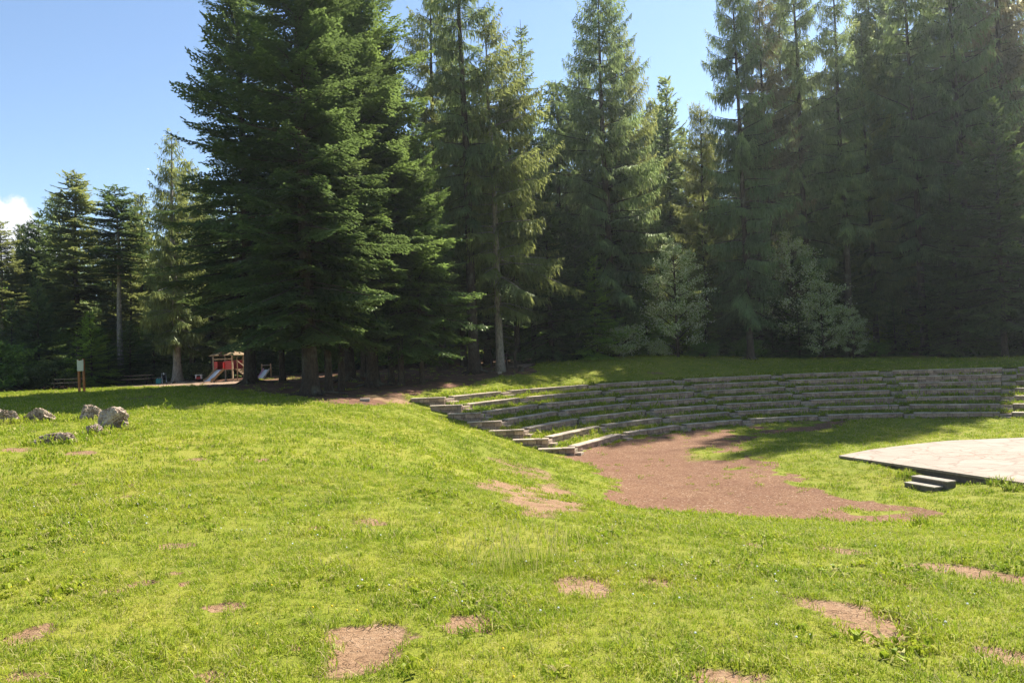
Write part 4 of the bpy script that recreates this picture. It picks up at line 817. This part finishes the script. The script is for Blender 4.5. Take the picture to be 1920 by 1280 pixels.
# rows of forest trees further back
def back_rows():
    L = []
    rs = random.Random(5)
    for row, (y0, n, xa, xb) in enumerate(((73, 26, -56, 62), (84, 27, -66, 72), (97, 24, -78, 84))):
        for i in range(n):
            x = xa+(xb-xa)*(i+.5)/n+rs.uniform(-1.3, 1.3); y = y0+rs.uniform(-3.5, 3.5)
            u = x/y                                  # skyline: low at the left, high at the right
            if row == 0 and (-.02 < u < .08 or .2 < u < .245 or .455 < u < .5 or .52 < u < .56): continue
            top = np.interp(u, [-.7, -.5, -.42, -.1, 0, .1, .2, .26, .34, .7], [.19, .21, .22, .3, .27, .28, .33, .27, .35, .38])
            L.append((x, y, top*y*rs.uniform(.86, 1.04)+1.0, row))
    L.sort(key=lambda q: q[0]/q[1]); cnt = [0, 0, 0]; rn = ('first', 'second', 'deepest')
    for x, y, h, row in L:
        k = rs.choice(['ba', 'bb', 'ba', 'fc']) if x < 10 else rs.choice(['ba', 'bb', 'bb', 'hb'])
        lm = rs.choice(['fir', 'spruced', 'spruced', 'spruce'])
        tree('forest_conifer', k, x, y, h, f'{ordw(cnt[row])} conifer from the left in the {rn[row]} row of the back forest', lm, 'bark', 'tree', 'conifers deep in the forest', wide=rs.uniform(.95, 1.2)); cnt[row] += 1
back_rows()

# ------------------------------------------------------------ playground, tables, signs

def playhouse():
    x, y = -22.07, 59.0; z = h1(x, y); r = empty('playhouse', (x, y, z), R(-14)); tag(r, 'small wooden playhouse with red panels, a metal slide and a ramp', 'playhouse')
    W, Dp, dk, H = 1.65, 1.5, .92, 2.05
    for sx in (-1, 1):
        for sy in (-1, 1):
            w = MB(); w.box((sx*W/2, sy*Dp/2, H/2-.1), (.1, .1, H+.2), 0, .01); w.build('post', M['greywood'] if sx < 0 else M['tanwood'], r)
    w = MB()
    for i in range(9): w.box((0, -Dp/2+.08+i*.168, dk), (W-.06, .15, .04))
    w.build('deck', M['tanwood'], r)
    w = MB(); w.box((.42, -Dp/2-.005, dk+.33), (W/2-.1, .035, .62), 0, .006); w.build('panel', M['red'], r)
    w = MB(); w.box((-.62, -Dp/2-.005, dk+.33), (.3, .035, .62), 0, .006); w.build('panel', M['red'], r)
    w = MB(); w.box((0, Dp/2, dk+.36), (W-.12, .035, .7), 0, .006); w.build('panel', M['red'], r)
    w = MB(); w.box((-W/2, 0, dk+.33), (.035, Dp-.12, .62), 0, .006); w.build('panel', M['red'], r)
    w = MB(); w.box((0, -Dp/2, H-.32), (W, .07, .07)); w.build('rail', M['tanwood'], r)
    w = MB(); w.box((0, -Dp/2-.05, H-.02), (W+.25, .07, .1)); w.box((0, Dp/2+.05, H-.02), (W+.25, .07, .1)); w.build('beam', M['darkwood'], r)
    for sx in (-1, 1):        # two small pitched roof ends, with a dark board imitating the shaded middle
        w = MB(); a = sx*W/2+sx*.28; b = sx*.22
        w.poly([(a, -Dp/2-.2, H-.02), (b, -Dp/2-.2, H-.02), ((a+b)/2-sx*.05, 0, H+.34)], (0, 0, -.05)); w.poly([(a, Dp/2+.2, H-.02), (b, Dp/2+.2, H-.02), ((a+b)/2-sx*.05, 0, H+.34)], (0, 0, -.05))
        w.poly([(a, -Dp/2-.2, H-.022), (a, Dp/2+.2, H-.022), ((a+b)/2-sx*.05, 0, H+.338)], (0, 0, -.05)); w.build('roof', M['roofwood'], r)
    w = MB(); w.box((0, 0, H+.07), (.8, Dp+.1, .05)); w.build('roof_shade_band', M['darkwood'], r)
    w = MB(); w.tube([(.12, -Dp/2-.06, dk+.1), (.12, -Dp/2-.06, dk+.55)], .075, 10); w.build('grip_post', M['redbright'], r)
    # slide towards the meadow, drifting left
    s = MB(); sx0, sx1 = -.2, -.42
    p = [(sx0, -Dp/2-.02, dk+.02), (sx0-.04, -Dp/2-.35, dk-.15), (sx1+.04, -Dp/2-1.1, .2), (sx1, -Dp/2-1.4, .12)]
    for q0, q1 in zip(p, p[1:]): s.poly([(q0[0]-.28, q0[1], q0[2]), (q0[0]+.28, q0[1], q0[2]), (q1[0]+.28, q1[1], q1[2]), (q1[0]-.28, q1[1], q1[2])], (0, 0, -.03))
    sl_ = s.build('slide', M['steel'], r)
    for sg in (-1, 1):
        s = MB()
        for q0, q1 in zip(p, p[1:]): s.poly([(q0[0]+sg*.295, q0[1], q0[2]-.08), (q0[0]+sg*.295, q0[1], q0[2]+.16), (q1[0]+sg*.295, q1[1], q1[2]+.12), (q1[0]+sg*.295, q1[1], q1[2]-.12)], (sg*.03, 0, 0))
        s.build('side_board', M['tanwood'], sl_)
    # ramp with hand rails on the right
    s = MB(); n = 7
    for i in range(n): t = (i+.5)/n; s.box((W/2+.05+t*1.15, .1, dk*(1-t)+.02), (.12, .7, .05))
    rp = s.build('ramp', M['tanwood'], r)
    for sy in (-.28, .48):
        s = MB(); s.tube([(W/2, sy, dk-.02), (W/2+1.25, sy, .06)], .045, 6); s.tube([(W/2, sy, dk+.72), (W/2+1.2, sy, .72)], .035, 6); s.tube([(W/2+1.2, sy, -.1), (W/2+1.2, sy, .76)], .04, 6); s.tube([(W/2+.1, sy, 0), (W/2+.1, sy, H-.2)], .04, 6); s.build('hand_rail', M['tanwood'], rp)
playhouse()
def small_slide():
    x, y = -20.14, 62.0; r = empty('slide', (x, y, h1(x, y)), R(-6)); tag(r, 'small free-standing slide between two wooden posts right of the playhouse', 'slide')
    for sx in (-.38, .38): w = MB(); w.tube([(sx, 0, -.1), (sx, 0, 1.2)], [.06, .055], 10); w.build('post', M['tanwood'], r)
    w = MB(); w.tube([(-.36, 0, 1.08), (.36, 0, 1.08)], .035, 8); w.build('rail', M['greywood'], r)
    w = MB(); p = [(0, .05, .72), (0, -.3, .55), (0, -.95, .15), (0, -1.2, .08)]
    for a, b in zip(p, p[1:]): w.poly([(-.22, a[1], a[2]), (.22, a[1], a[2]), (.22, b[1], b[2]), (-.22, b[1], b[2])], (0, 0, -.03))
    c = w.build('chute', M['steel'], r)
    for sx in (-.26, .23):
        w = MB()
        for a, b in zip(p, p[1:]): w.poly([(sx, a[1], a[2]-.06), (sx, a[1], a[2]+.13), (sx, b[1], b[2]+.1), (sx, b[1], b[2]-.1)], (.03, 0, 0))
        w.build('side_board', M['pink'] if sx < 0 else M['white'], c)
small_slide()
def rocker():
    x, y = -25.26, 61.0; r = empty('spring_rocker', (x, y, h1(x, y)), .1); tag(r, 'little dark red spring rocker with white handles between the trunk and the playhouse', 'rocker')
    w = MB(); w.tube([(.13*math.cos(t*.5), .13*math.sin(t*.5), -.02+t*.006) for t in range(60)], .014, 5); w.build('spring', M['black'], r)
    w = MB(); w.box((0, 0, .4), (.4, .2, .06), 0, .02); w.box((0, .02, .3), (.34, .5, .1), 0, .03); w.build('seat', M['red'], r)
    for sx in (-.2, .2): w = MB(); w.box((sx, 0, .44), (.05, .3, .34), 0, .02); w.build('side_plate', M['white'], r)
    w = MB(); w.tube([(-.3, -.05, .58), (.3, -.05, .58)], .02, 8); w.build('handle', M['white'], r)
rocker()
def picnic(x, y, rz, L, label, m='tanwood'):
    r = empty('picnic_table', (x, y, h1(x, y)), rz); tag(r, label, 'picnic table', 'wooden picnic tables at the meadow edge')
    w = MB()
    for i in range(4): w.box((0, -.28+i*.187, .74), (L, .17, .045), 0, .005)
    w.build('table_top', M[m], r)
    for sy in (-.72, .72):
        w = MB()
        for i in range(2): w.box((0, sy-.07+i*.14, .45), (L, .12, .045), 0, .005)
        w.build('bench_seat', M[m], r)
    for sx in (-L*.36, L*.36):
        w = MB(); w.box((sx, 0, .4), (.08, 1.7, .09)); w.box((sx, 0, .69), (.08, .72, .08))
        for s in (-1, 1): w.tube([(sx, s*.62, -.05), (sx, s*.26, .7)], .05, 4)
        w.build('frame', M['darkwood'], r)
picnic(-34.39, 59.0, .06, 2.1, 'wooden picnic table right behind the notice board')
picnic(-38.0, 63.0, -.05, 1.9, 'wooden picnic table left of the notice board, darkened for shade', 'darkwood')  # dark wood used in place of tan to imitate shade
picnic(-31.01, 63.0, .05, 2.2, 'wooden picnic table in front of the dark firs, right of the board')
def board():
    x, y = -25.59, 45.0; r = empty('notice_board', (x, y, h1(x, y)), .0); tag(r, 'small pale notice board fixed to two orange-brown posts on the meadow', 'notice board')
    for sx, hh in ((-.14, 1.98), (.145, 2.02)): w = MB(); w.box((sx, 0, hh/2-.1), (.11, .11, hh+.2), 0, .008); w.build('post', M['orangewood'], r)
    w = MB(); w.poly([(-.2, -.075, 1.3), (.17, -.075, 1.3), (.18, -.075, 1.99), (.09, -.075, 1.93), (-.07, -.075, 1.91), (-.2, -.075, 1.98)], (0, .03, 0)); w.build('panel', M['board'], r)
board()
def bags():
    x, y = -29.18, 62.5; r = empty('cool_bag', (x, y, h1(x, y)), .2); tag(r, 'teal soft cool bag on the grass right of the far picnic table', 'bag')
    w = MB(); w.box((0, 0, .2), (.42, .28, .4), 0, .04); w.build('body', M['teal'], r); w = MB(); w.tube([(-.12, 0, .4), (-.1, 0, .5), (.1, 0, .5), (.12, 0, .4)], .015, 6); w.build('handle', M['white'], r)
    x, y = -28.6, 62.2; r = empty('folding_pushchair', (x, y, h1(x, y)), .5); tag(r, 'white and black folding pushchair standing by the teal bag', 'pushchair')
    w = MB(); w.poly([(-.12, -.16, .3), (.12, -.16, .3), (.1, .14, .72), (-.1, .14, .72)], (0, .05, .03)); w.build('seat', M['black'], r)
    w = MB(); w.tube([(0, .22, .68), (-.02, .1, .82), (-.04, -.1, .8)], .07, 8); w.build('hood', M['white'], r)
    for sx in (-.16, .16):
        w = MB(); w.tube([(sx, -.25, .08), (sx, .2, .6), (sx, .3, .85)], .018, 6); w.tube([(sx, .25, .08), (sx, -.05, .4)], .018, 6); w.build('frame', M['white'], r)
        for sy in (-.25, .25): w = MB(); w.tube([(sx-.02, sy, .07), (sx+.02, sy, .07)], .075, 12); w.build('wheel', M['black'] if sy > 0 else M['white'], r)
bags()
def post(x, y, h, rad, label):
    w = MB(); w.tube([(0, 0, -.2), (0, 0, h*.6), (.01, 0, h)], [rad*1.05, rad, rad*.95], 9); o = w.build('wooden_post', M['darkwood'], None, (x, y, h1(x, y))); tag(o, label, 'post', 'dark posts beside the footpath')
post(-1.58, 55.0, .95, .06, 'short reddish-brown post left of the pale bare trunk')
post(-0.45, 52.5, 1.02, .06, 'thin dark post just right of the pale bare trunk')
post(0.15, 52.5, 1.12, .1, 'thickest dark post, rightmost beside the footpath')
def bench():
    x, y = -0.27, 56.0; r = empty('bench', (x, y, h1(x, y)), .15); tag(r, 'dark wooden bench between the posts under the trees', 'bench')
    w = MB(); w.box((0, 0, .45), (1.3, .35, .06)); w.build('seat', M['darkwood'], r)
    w = MB(); w.box((0, .17, .72), (1.3, .05, .2)); w.build('backrest', M['darkwood'], r)
    for sx in (-.5, .5): w = MB(); w.box((sx, 0, .2), (.08, .3, .45)); w.box((sx, .17, .6), (.06, .05, .4)); w.build('leg', M['darkwood'], r)
bench()
def stump():
    x, y = 0.52, 50.5; w = MB(); w.tube([(0, 0, -.1), (0, 0, .1), (.01, 0, .34)], [.24, .18, .16], 11); o = w.build('tree_stump', M['bark'], None, (x, y, h1(x, y))); tag(o, 'low cut tree stump at the lawn edge by the footpath', 'stump')
    w = MB(); w.tube([(0, 0, .342), (0, 0, .352)], .155, 11); w.build('cut_face', M['tanwood'], o)
    x, y = -0.88, 49.3; w = MB(); w.box((0, 0, .06), (.26, .16, .2), .3, .03, None, .02); o = w.build('pale_stone', M['concrete'], None, (x, y, h1(x, y))); tag(o, 'small pale stone at the foot of the pale bare trunk', 'stone')
stump()


# ------------------------------------------------------------ grass, weeds, flowers
def tuft_mesh(name, nb, hmin, hmax, rad, wid, bend, seed):
    g = np.random.default_rng(seed); V = []; Q = []; T = []; AV = []; AH = []
    for i in range(nb):
        a = g.uniform(0, 6.28); rr = rad*math.sqrt(g.random()); bx, by = rr*math.cos(a), rr*math.sin(a)
        h = g.uniform(hmin, hmax); da = g.uniform(0, 6.28); b = bend*g.uniform(.3, 1.3)*h; w = wid*g.uniform(.7, 1.3)
        dx, dy = math.cos(da), math.sin(da); px, py = -dy*w/2, dx*w/2; k = len(V)
        V += [(bx-px, by-py, -.01), (bx+px, by+py, -.01), (bx+dx*b*.35-px*.85, by+dy*b*.35-py*.85, h*.55), (bx+dx*b*.35+px*.85, by+dy*b*.35+py*.85, h*.55), (bx+dx*b, by+dy*b, h*(1-.25*min(1, b/h)))]
        Q.append((k, k+1, k+3, k+2)); T.append((k+2, k+3, k+4)); v = g.random(); AV += [v]*5; AH += [0, 0, .5, .5, 1]
    return mesh_np(name, V, Q, T, {'v': AV, 'hgt': AH})
def make_collection(name, meshes, mat):
    c = bpy.data.collections.new(name)
    for me in meshes:
        me.materials.append(mat); o = bpy.data.objects.new(me.name, me); c.objects.link(o)
    return c
def scatter(name, pts, scl, col, label, seed=0, n_var=4, kind='stuff', cat=None, tilt=.25):
    g = np.random.default_rng(seed); n = len(pts)
    me = bpy.data.meshes.new(name); me.vertices.add(n); me.vertices.foreach_set('co', np.asarray(pts, np.float32).ravel())
    a = me.attributes.new('scl', 'FLOAT', 'POINT'); a.data.foreach_set('value', np.asarray(scl, np.float32))
    a = me.attributes.new('rot', 'FLOAT_VECTOR', 'POINT'); rot = np.stack([g.normal(0, tilt, n), g.normal(0, tilt, n), g.uniform(0, 6.28, n)], 1); a.data.foreach_set('vector', rot.astype(np.float32).ravel())
    a = me.attributes.new('pick', 'INT', 'POINT'); a.data.foreach_set('value', g.integers(0, n_var, n).astype(np.int32))
    o = link(name, me); tag(o, label, cat, None, kind)
    ng = bpy.data.node_groups.new(name+'_nodes', 'GeometryNodeTree')
    ng.interface.new_socket('Geometry', in_out='INPUT', socket_type='NodeSocketGeometry'); ng.interface.new_socket('Geometry', in_out='OUTPUT', socket_type='NodeSocketGeometry')
    gi = ng.nodes.new('NodeGroupInput'); go = ng.nodes.new('NodeGroupOutput'); ip = ng.nodes.new('GeometryNodeInstanceOnPoints')
    ci = ng.nodes.new('GeometryNodeCollectionInfo'); ci.inputs['Collection'].default_value = col; ci.inputs['Separate Children'].default_value = True; ci.inputs['Reset Children'].default_value = False
    def at(nm, ty):
        k = ng.nodes.new('GeometryNodeInputNamedAttribute'); k.data_type = ty; k.inputs['Name'].default_value = nm; return k.outputs['Attribute']
    ng.links.new(gi.outputs[0], ip.inputs['Points']); ng.links.new(ci.outputs[0], ip.inputs['Instance']); ip.inputs['Pick Instance'].default_value = True
    ng.links.new(at('pick', 'INT'), ip.inputs['Instance Index']); ng.links.new(at('rot', 'FLOAT_VECTOR'), ip.inputs['Rotation']); ng.links.new(at('scl', 'FLOAT'), ip.inputs['Scale'])
    ng.links.new(ip.outputs[0], go.inputs[0])
    mo = o.modifiers.new('scatter', 'NODES'); mo.node_group = ng
    return o
def grass():
    g = np.random.default_rng(3)
    near = make_collection('tufts_near', [tuft_mesh('tuft', 18, .018, .055, .06, .0042, 1.1, 100+i) for i in range(5)], M['blade'])
    farc = make_collection('tufts_far', [tuft_mesh('tuft', 24, .025, .06, .13, .010, .9, 120+i) for i in range(4)], M['blade'])
    def ring(r0, r1, dens, amax=43):
        area = math.radians(2*amax)/2*(r1*r1-r0*r0); n = int(area*dens)
        r = np.sqrt(g.uniform(r0*r0, r1*r1, n)); a = np.radians(g.uniform(-amax, amax, n)); return r*np.sin(a), r*np.cos(a)
    def keep(X, Y):
        rho, a = polar(X, Y); st = in_seats(X, Y)
        p = np.ones(len(X)); p *= 1-.98*sstep(.2, .65, np.maximum(m_patch(X, Y), m_bank(X, Y))+g.normal(0, .2, len(X)))
        p *= 1-.97*sstep(.3, .7, m_gravel(X, Y)); p *= 1-.94*sstep(.3, .7, m_needle(X, Y)); p *= 1-.95*m_path(X, Y)
        p = np.where(sdf(STAGE, X, Y) < .1, 0, p)
        # walls of the terraces: no grass on the coping
        k = (rho-AR)/RUN; fr = (k-np.floor(k))*RUN
        p = np.where(st, np.where(fr < .38, 0, 1.), p); p = np.where(st & (a < R(72)) & (k > 4), p*.15, p)
        p = np.where((rho > AR-.04) & (rho < AR+.05) & (a > A_END) & (a < R(162)), 0, p)
        p *= .62+.38*sstep(-.6, .1, vnoise(X, Y, .45, 21)+.5*vnoise(X, Y, 1.4, 22))
        return g.random(len(X)) < p
    def go_(name, r0, r1, dens, col, smin, smax, label, nv, seed):
        X, Y = ring(r0, r1, dens); m = keep(X, Y); X = X[m]; Y = Y[m]; Z = surf_z(X, Y)
        hn = .8+.45*sstep(-.2, .9, vnoise(X, Y, .7, 31)+.4*vnoise(X, Y, .25, 32))
        edge = 1+.5*((m_patch(X, Y) > .02))
        s = g.uniform(smin, smax, len(X))*hn*np.minimum(edge, 1.35)*np.where(in_seats(X, Y), 1.7, 1.)
        scatter(name, np.stack([X, Y, Z], 1), s, col, label, seed, nv); print(name, len(X))
    go_('grass', 2.6, 7.5, 420, near, .75, 1.3, 'bright green meadow grass in the foreground', 5, 1)
    go_('grass', 7.5, 14, 150, near, 1.0, 1.8, 'bright green meadow grass of the middle ground', 5, 2)
    go_('grass', 14, 30, 34, farc, .9, 1.7, 'green grass of the meadow, bank and lower terraces', 4, 3)
    go_('grass', 30, 62, 14, farc, 1.3, 2.2, 'green grass of the far meadow and upper lawn', 4, 4)
    # weeds along the terraces
    weeds = make_collection('weed_tufts', [tuft_mesh('weed', 26, .1, .26, .13, .03, .9, 140+i) for i in range(3)]+[tuft_mesh('weed', 16, .05, .15, .12, .05, 1.1, 150+i) for i in range(2)], M['weed'])
    n = 11000; k = g.integers(1, 8, n); a = g.uniform(A_END+.3, R(158), n); fr = np.where(g.random(n) < .55, g.uniform(.85, 1.2, n), g.uniform(.42, 1.2, n)); r = AR+(k-1)*RUN+fr
    X = AX+r*np.cos(a); Y = AY+r*np.sin(a); m = in_seats(X, Y) & ((vnoise(X, Y, 1.7, 41)+.6*vnoise(X, Y, .6, 42)) > -.15) & ~((a < R(72)) & (k > 4) & (g.random(n) < .8))
    X, Y = X[m], Y[m]; scatter('terrace_weeds', np.stack([X, Y, surf_z(X, Y)], 1), g.uniform(.5, 1.15, len(X)), weeds, 'leafy weeds and tall grass growing over the seating terraces', 5, 5)
    n = 420; a = g.uniform(R(58), R(150), n); r = AR-g.uniform(.05, .35, n); X = AX+r*np.cos(a); Y = AY+r*np.sin(a); m = vnoise(X, Y, 1.2, 44) > .05; X, Y = X[m], Y[m]
    scatter('wall_foot_weeds', np.stack([X, Y, surf_z(X, Y)], 1), g.uniform(.3, .7, len(X)), weeds, 'weeds sprouting along the foot of the lowest seating wall', 6, 5)
    clover = make_collection('clover_leaves', [tuft_mesh('clover', 22, .012, .032, .07, .016, 1.6, 160+i) for i in range(4)], M['weed'])
    X, Y = ring(3, 16, 26); m = (keep(X, Y)) & ((vnoise(X, Y, 1.1, 51)+.7*vnoise(X, Y, .35, 52)) > .5); X, Y = X[m], Y[m]
    scatter('clover', np.stack([X, Y, surf_z(X, Y)+.012], 1), g.uniform(.8, 1.7, len(X)), clover, 'low broad-leaved clover and plantain patches in the lawn', 7, 4)
    # tufts at the foot of the boulders
    pts = []
    for (rx, ry, rs_) in ROCKS:
        for i in range(46):
            a = g.uniform(0, 6.28); d = rs_*g.uniform(.82, 1.12); pts.append((rx+d*math.cos(a), ry+d*math.sin(a)*.8))
    pts = np.array(pts); scatter('boulder_foot_grass', np.stack([pts[:, 0], pts[:, 1], surf_z(pts[:, 0], pts[:, 1])], 1), g.uniform(1.6, 3.0, len(pts)), farc, 'longer grass around the boulders', 8, 4)
    # pebbles and litter
    peb = []
    for i in range(4):
        bm = bmesh.new(); bmesh.ops.create_icosphere(bm, subdivisions=1, radius=1)
        for v in bm.verts: v.co *= random.uniform(.7, 1.2); v.co.z *= .6
        me = bpy.data.meshes.new('pebble'); bm.to_mesh(me); bm.free(); peb.append(me)
    pc = make_collection('pebble_kinds', peb, mat_stone('pebble_stone', [(.3, (.2, .13, .085)), (.6, (.45, .36, .27))], .1))
    X, Y = ring(3.2, 13, 90); m = (np.maximum(m_patch(X, Y), m_bank(X, Y)) > .5); X, Y = X[m], Y[m]
    X2, Y2 = ring(17, 42, 14); m = (m_gravel(X2, Y2) > .5) & ~in_seats(X2, Y2); X2, Y2 = X2[m], Y2[m]
    Z = np.r_[surf_z(X, Y)-.014, surf_z(X2, Y2)]; sc = np.r_[g.uniform(.002, .007, len(X)), g.uniform(.005, .016, len(X2))]
    scatter('pebbles', np.stack([np.r_[X, X2], np.r_[Y, Y2], Z], 1), sc, pc, 'small pebbles lying on the bare earth and gravel', 9, 4)
    # small white and yellow flowers
    for nm, colr, cnt, sd_, lab in (('clover_flowers', (.75, .75, .7), 240, 61, 'tiny white clover flowers dotted in the grass'), ('buttercup_flowers', (.8, .55, .02), 60, 62, 'tiny yellow flowers dotted in the grass')):
        X, Y = ring(3, 13, 3.2); X, Y = X[:cnt*3], Y[:cnt*3]; m = (m_patch(X, Y) < .1) & (vnoise(X, Y, 1.8, sd_) > .1); X, Y = X[m][:cnt], Y[m][:cnt]; Z = surf_z(X, Y)+g.uniform(.03, .06, len(X))
        w = MB()
        for x, y, z in zip(X, Y, Z):
            q = bmesh.ops.create_icosphere(w.bm, subdivisions=1, radius=g.uniform(.004, .009)); bmesh.ops.translate(w.bm, verts=q['verts'], vec=(x, y, z))
        o = w.build(nm, mat_plain(nm, colr, .7, .2, .1)); tag(o, lab, None, None, 'stuff')
grass()

def clump(name, x, y, hmin, hmax, rad, wid, n, label, cat, seed, bend=.6, z=None):
    me = tuft_mesh(name, n, hmin, hmax, rad, wid, bend, seed); o = link(name, me, M['weed'], None, (x, y, float(surf_z(np.array([x]), np.array([y]))[0]) if z is None else z)); tag(o, label, cat); return o
clump('grass_tussock', 7.63, 14.58, .15, .38, .16, .018, 90, 'dark upright grass tussock at the edge of the bare floor', 'grass tuft', 71)
clump('grass_tussock', 13.17, 20.26, .1, .26, .28, .02, 160, 'rounded grass tussock in front of the stage corner', 'grass tuft', 72, 1.)
clump('grass_tussock', 12.0, 23.6, .12, .3, .3, .018, 150, 'leafy tussock beside the upper end of the stage steps', 'grass tuft', 73, .9)
clump('grass_tussock', 13.35, 21.1, .12, .34, .35, .018, 170, 'wide tussock beside the lower end of the stage steps', 'grass tuft', 74, .9)
def seed_grass():
    g = np.random.default_rng(9); w = MB(); V = []; Q = []; T_ = []; AV = []; AH = []
    for i in range(110):
        s = g.random(); x = g.normal(-0.25, .3) if s < .35 else g.normal(0.15, .28); y = g.normal(6.88, .2) if s < .35 else g.normal(7.44, .35)
        z = float(ground_z([x], [y])[0]); h = g.uniform(.14, .34); dx, dy = g.normal(0, .06, 2); k = len(V); wd = .0022
        V += [(x-wd, y, z), (x+wd, y, z), (x+dx*.5+wd, y+dy*.5, z+h*.6), (x+dx*.5-wd, y+dy*.5, z+h*.6), (x+dx+wd, y+dy, z+h), (x+dx-wd, y+dy, z+h)]
        Q += [(k, k+1, k+2, k+3), (k+3, k+2, k+4, k+5)]; v = .93 if g.random() < .7 else .2; AV += [v]*6; AH += [0, 0, .5, .5, 1, 1]
        if g.random() < .6:
            k = len(V); V += [(x+dx, y+dy, z+h*.86), (x+dx+.008, y+dy, z+h*.95), (x+dx, y+dy, z+h*1.1), (x+dx-.008, y+dy, z+h*.95)]; Q.append((k, k+1, k+2, k+3)); AV += [.95]*4; AH += [1]*4
    me = mesh_np('seeding_grass', V, Q, None, {'v': AV, 'hgt': AH}); tag(link('seeding_grass', me, M['blade']), 'tall thin seeding grass stalks standing above the short grass', None, None, 'stuff')
seed_grass()
for i, (x, y) in enumerate(((-0.25, 6.62), (0.16, 7.1), (-0.04, 6.88))):
    clump('tall_grass', x, y, .05, .13, .2, .005, 160, ('left', 'right', 'middle')[i]+' tuft of longer grass under the seeding stalks', 'grass tuft', 80+i, .5)
def leafy_weed():
    g = np.random.default_rng(4); P = []; n = 70
    base = g.normal(0, .2, (n, 3))*np.array([1.5, .8, 0])+np.array([0, 0, .05]); d = g.normal(0, 1, (n, 3)); d[:, 2] = abs(d[:, 2])*.5+.15; d /= np.linalg.norm(d, axis=1, keepdims=True)
    V = quads_from(base, d, g.uniform(.2, .4, n), g.uniform(.12, .2, n), g.normal(0, .3, (n, 3))+np.array([0, 0, 1.]))
    x, y = -1.87, 37.0; me = mesh_np('leafy_plant', V, np.arange(len(V)).reshape(-1, 4), None, {'tv': np.full(len(V), .7), 'tip': np.full(len(V), .5)})
    o = link('leafy_plant', me, M['glade'], None, (x, y, float(surf_z(np.array([x]), np.array([y]))[0]))); tag(o, 'broad-leaved bright green plant growing on an upper terrace by the left end', 'plant')
leafy_weed()

def far_wood():
    g = np.random.default_rng(17); ms = []
    for k, lm in (('ba', 'spruced'), ('y2', 'fir'), ('ba', 'fir'), ('u1', 'bush')):
        c = PROTO[k][0].copy(); c.materials.append(M[lm]); ms.append((c, PROTO[k][2]))
    col = bpy.data.collections.new('far_wood_kinds')
    for c, h in ms:
        o = bpy.data.objects.new(c.name, c); o.scale = (1.5/h, 1.5/h, 1/h); col.objects.link(o)
    n = 420; a = np.radians(g.uniform(-48, 48, n)); r = g.uniform(98, 150, n); X = r*np.sin(a); Y = r*np.cos(a)
    s = g.uniform(8, 19, n)*np.where(X < 0, .8, 1.1)
    X2 = g.uniform(-70, 75, 330); Y2 = g.uniform(69, 100, 330); u = X2/Y2; keep = ~((u > -.2) & (u < .06) & (Y2 < 78)) & ~((u > .2) & (u < .26) & (Y2 < 76)) & ~((u > .45) & (u < .57) & (Y2 < 76)); X2, Y2 = X2[keep], Y2[keep]
    X = np.r_[X, X2]; Y = np.r_[Y, Y2]; s = np.r_[s, g.uniform(2.5, 7.5, len(X2))]
    me = bpy.data.meshes.new('far_wood'); 
    o = scatter('far_wood', np.stack([X, Y, ground_z(X, Y)-.3], 1), s, col, 'mass of dim undergrowth and distant conifers deep in the wood', 12, 4, tilt=0)
far_wood()
def flare_veil():  # scattering volume added to imitate a lens-flare veil
    w = MB(); w.box((0, 60, 20), (460, 380, 60)); m = bpy.data.materials.new('flare_veil'); m.use_nodes = True; t = m.node_tree; t.nodes.clear()
    o = nd(t, 'ShaderNodeOutputMaterial'); v = nd(t, 'ShaderNodeVolumePrincipled'); v.inputs['Density'].default_value = .00025; v.inputs['Color'].default_value = (.86, .93, 1, 1); v.inputs['Anisotropy'].default_value = .6
    lk(t, v.outputs[0], o.inputs['Volume']); tag(w.build('flare_veil', m), 'added thin bright veil imitating lens flare over the trees', None, None, 'stuff')
flare_veil()
print('objects', len(bpy.data.objects))
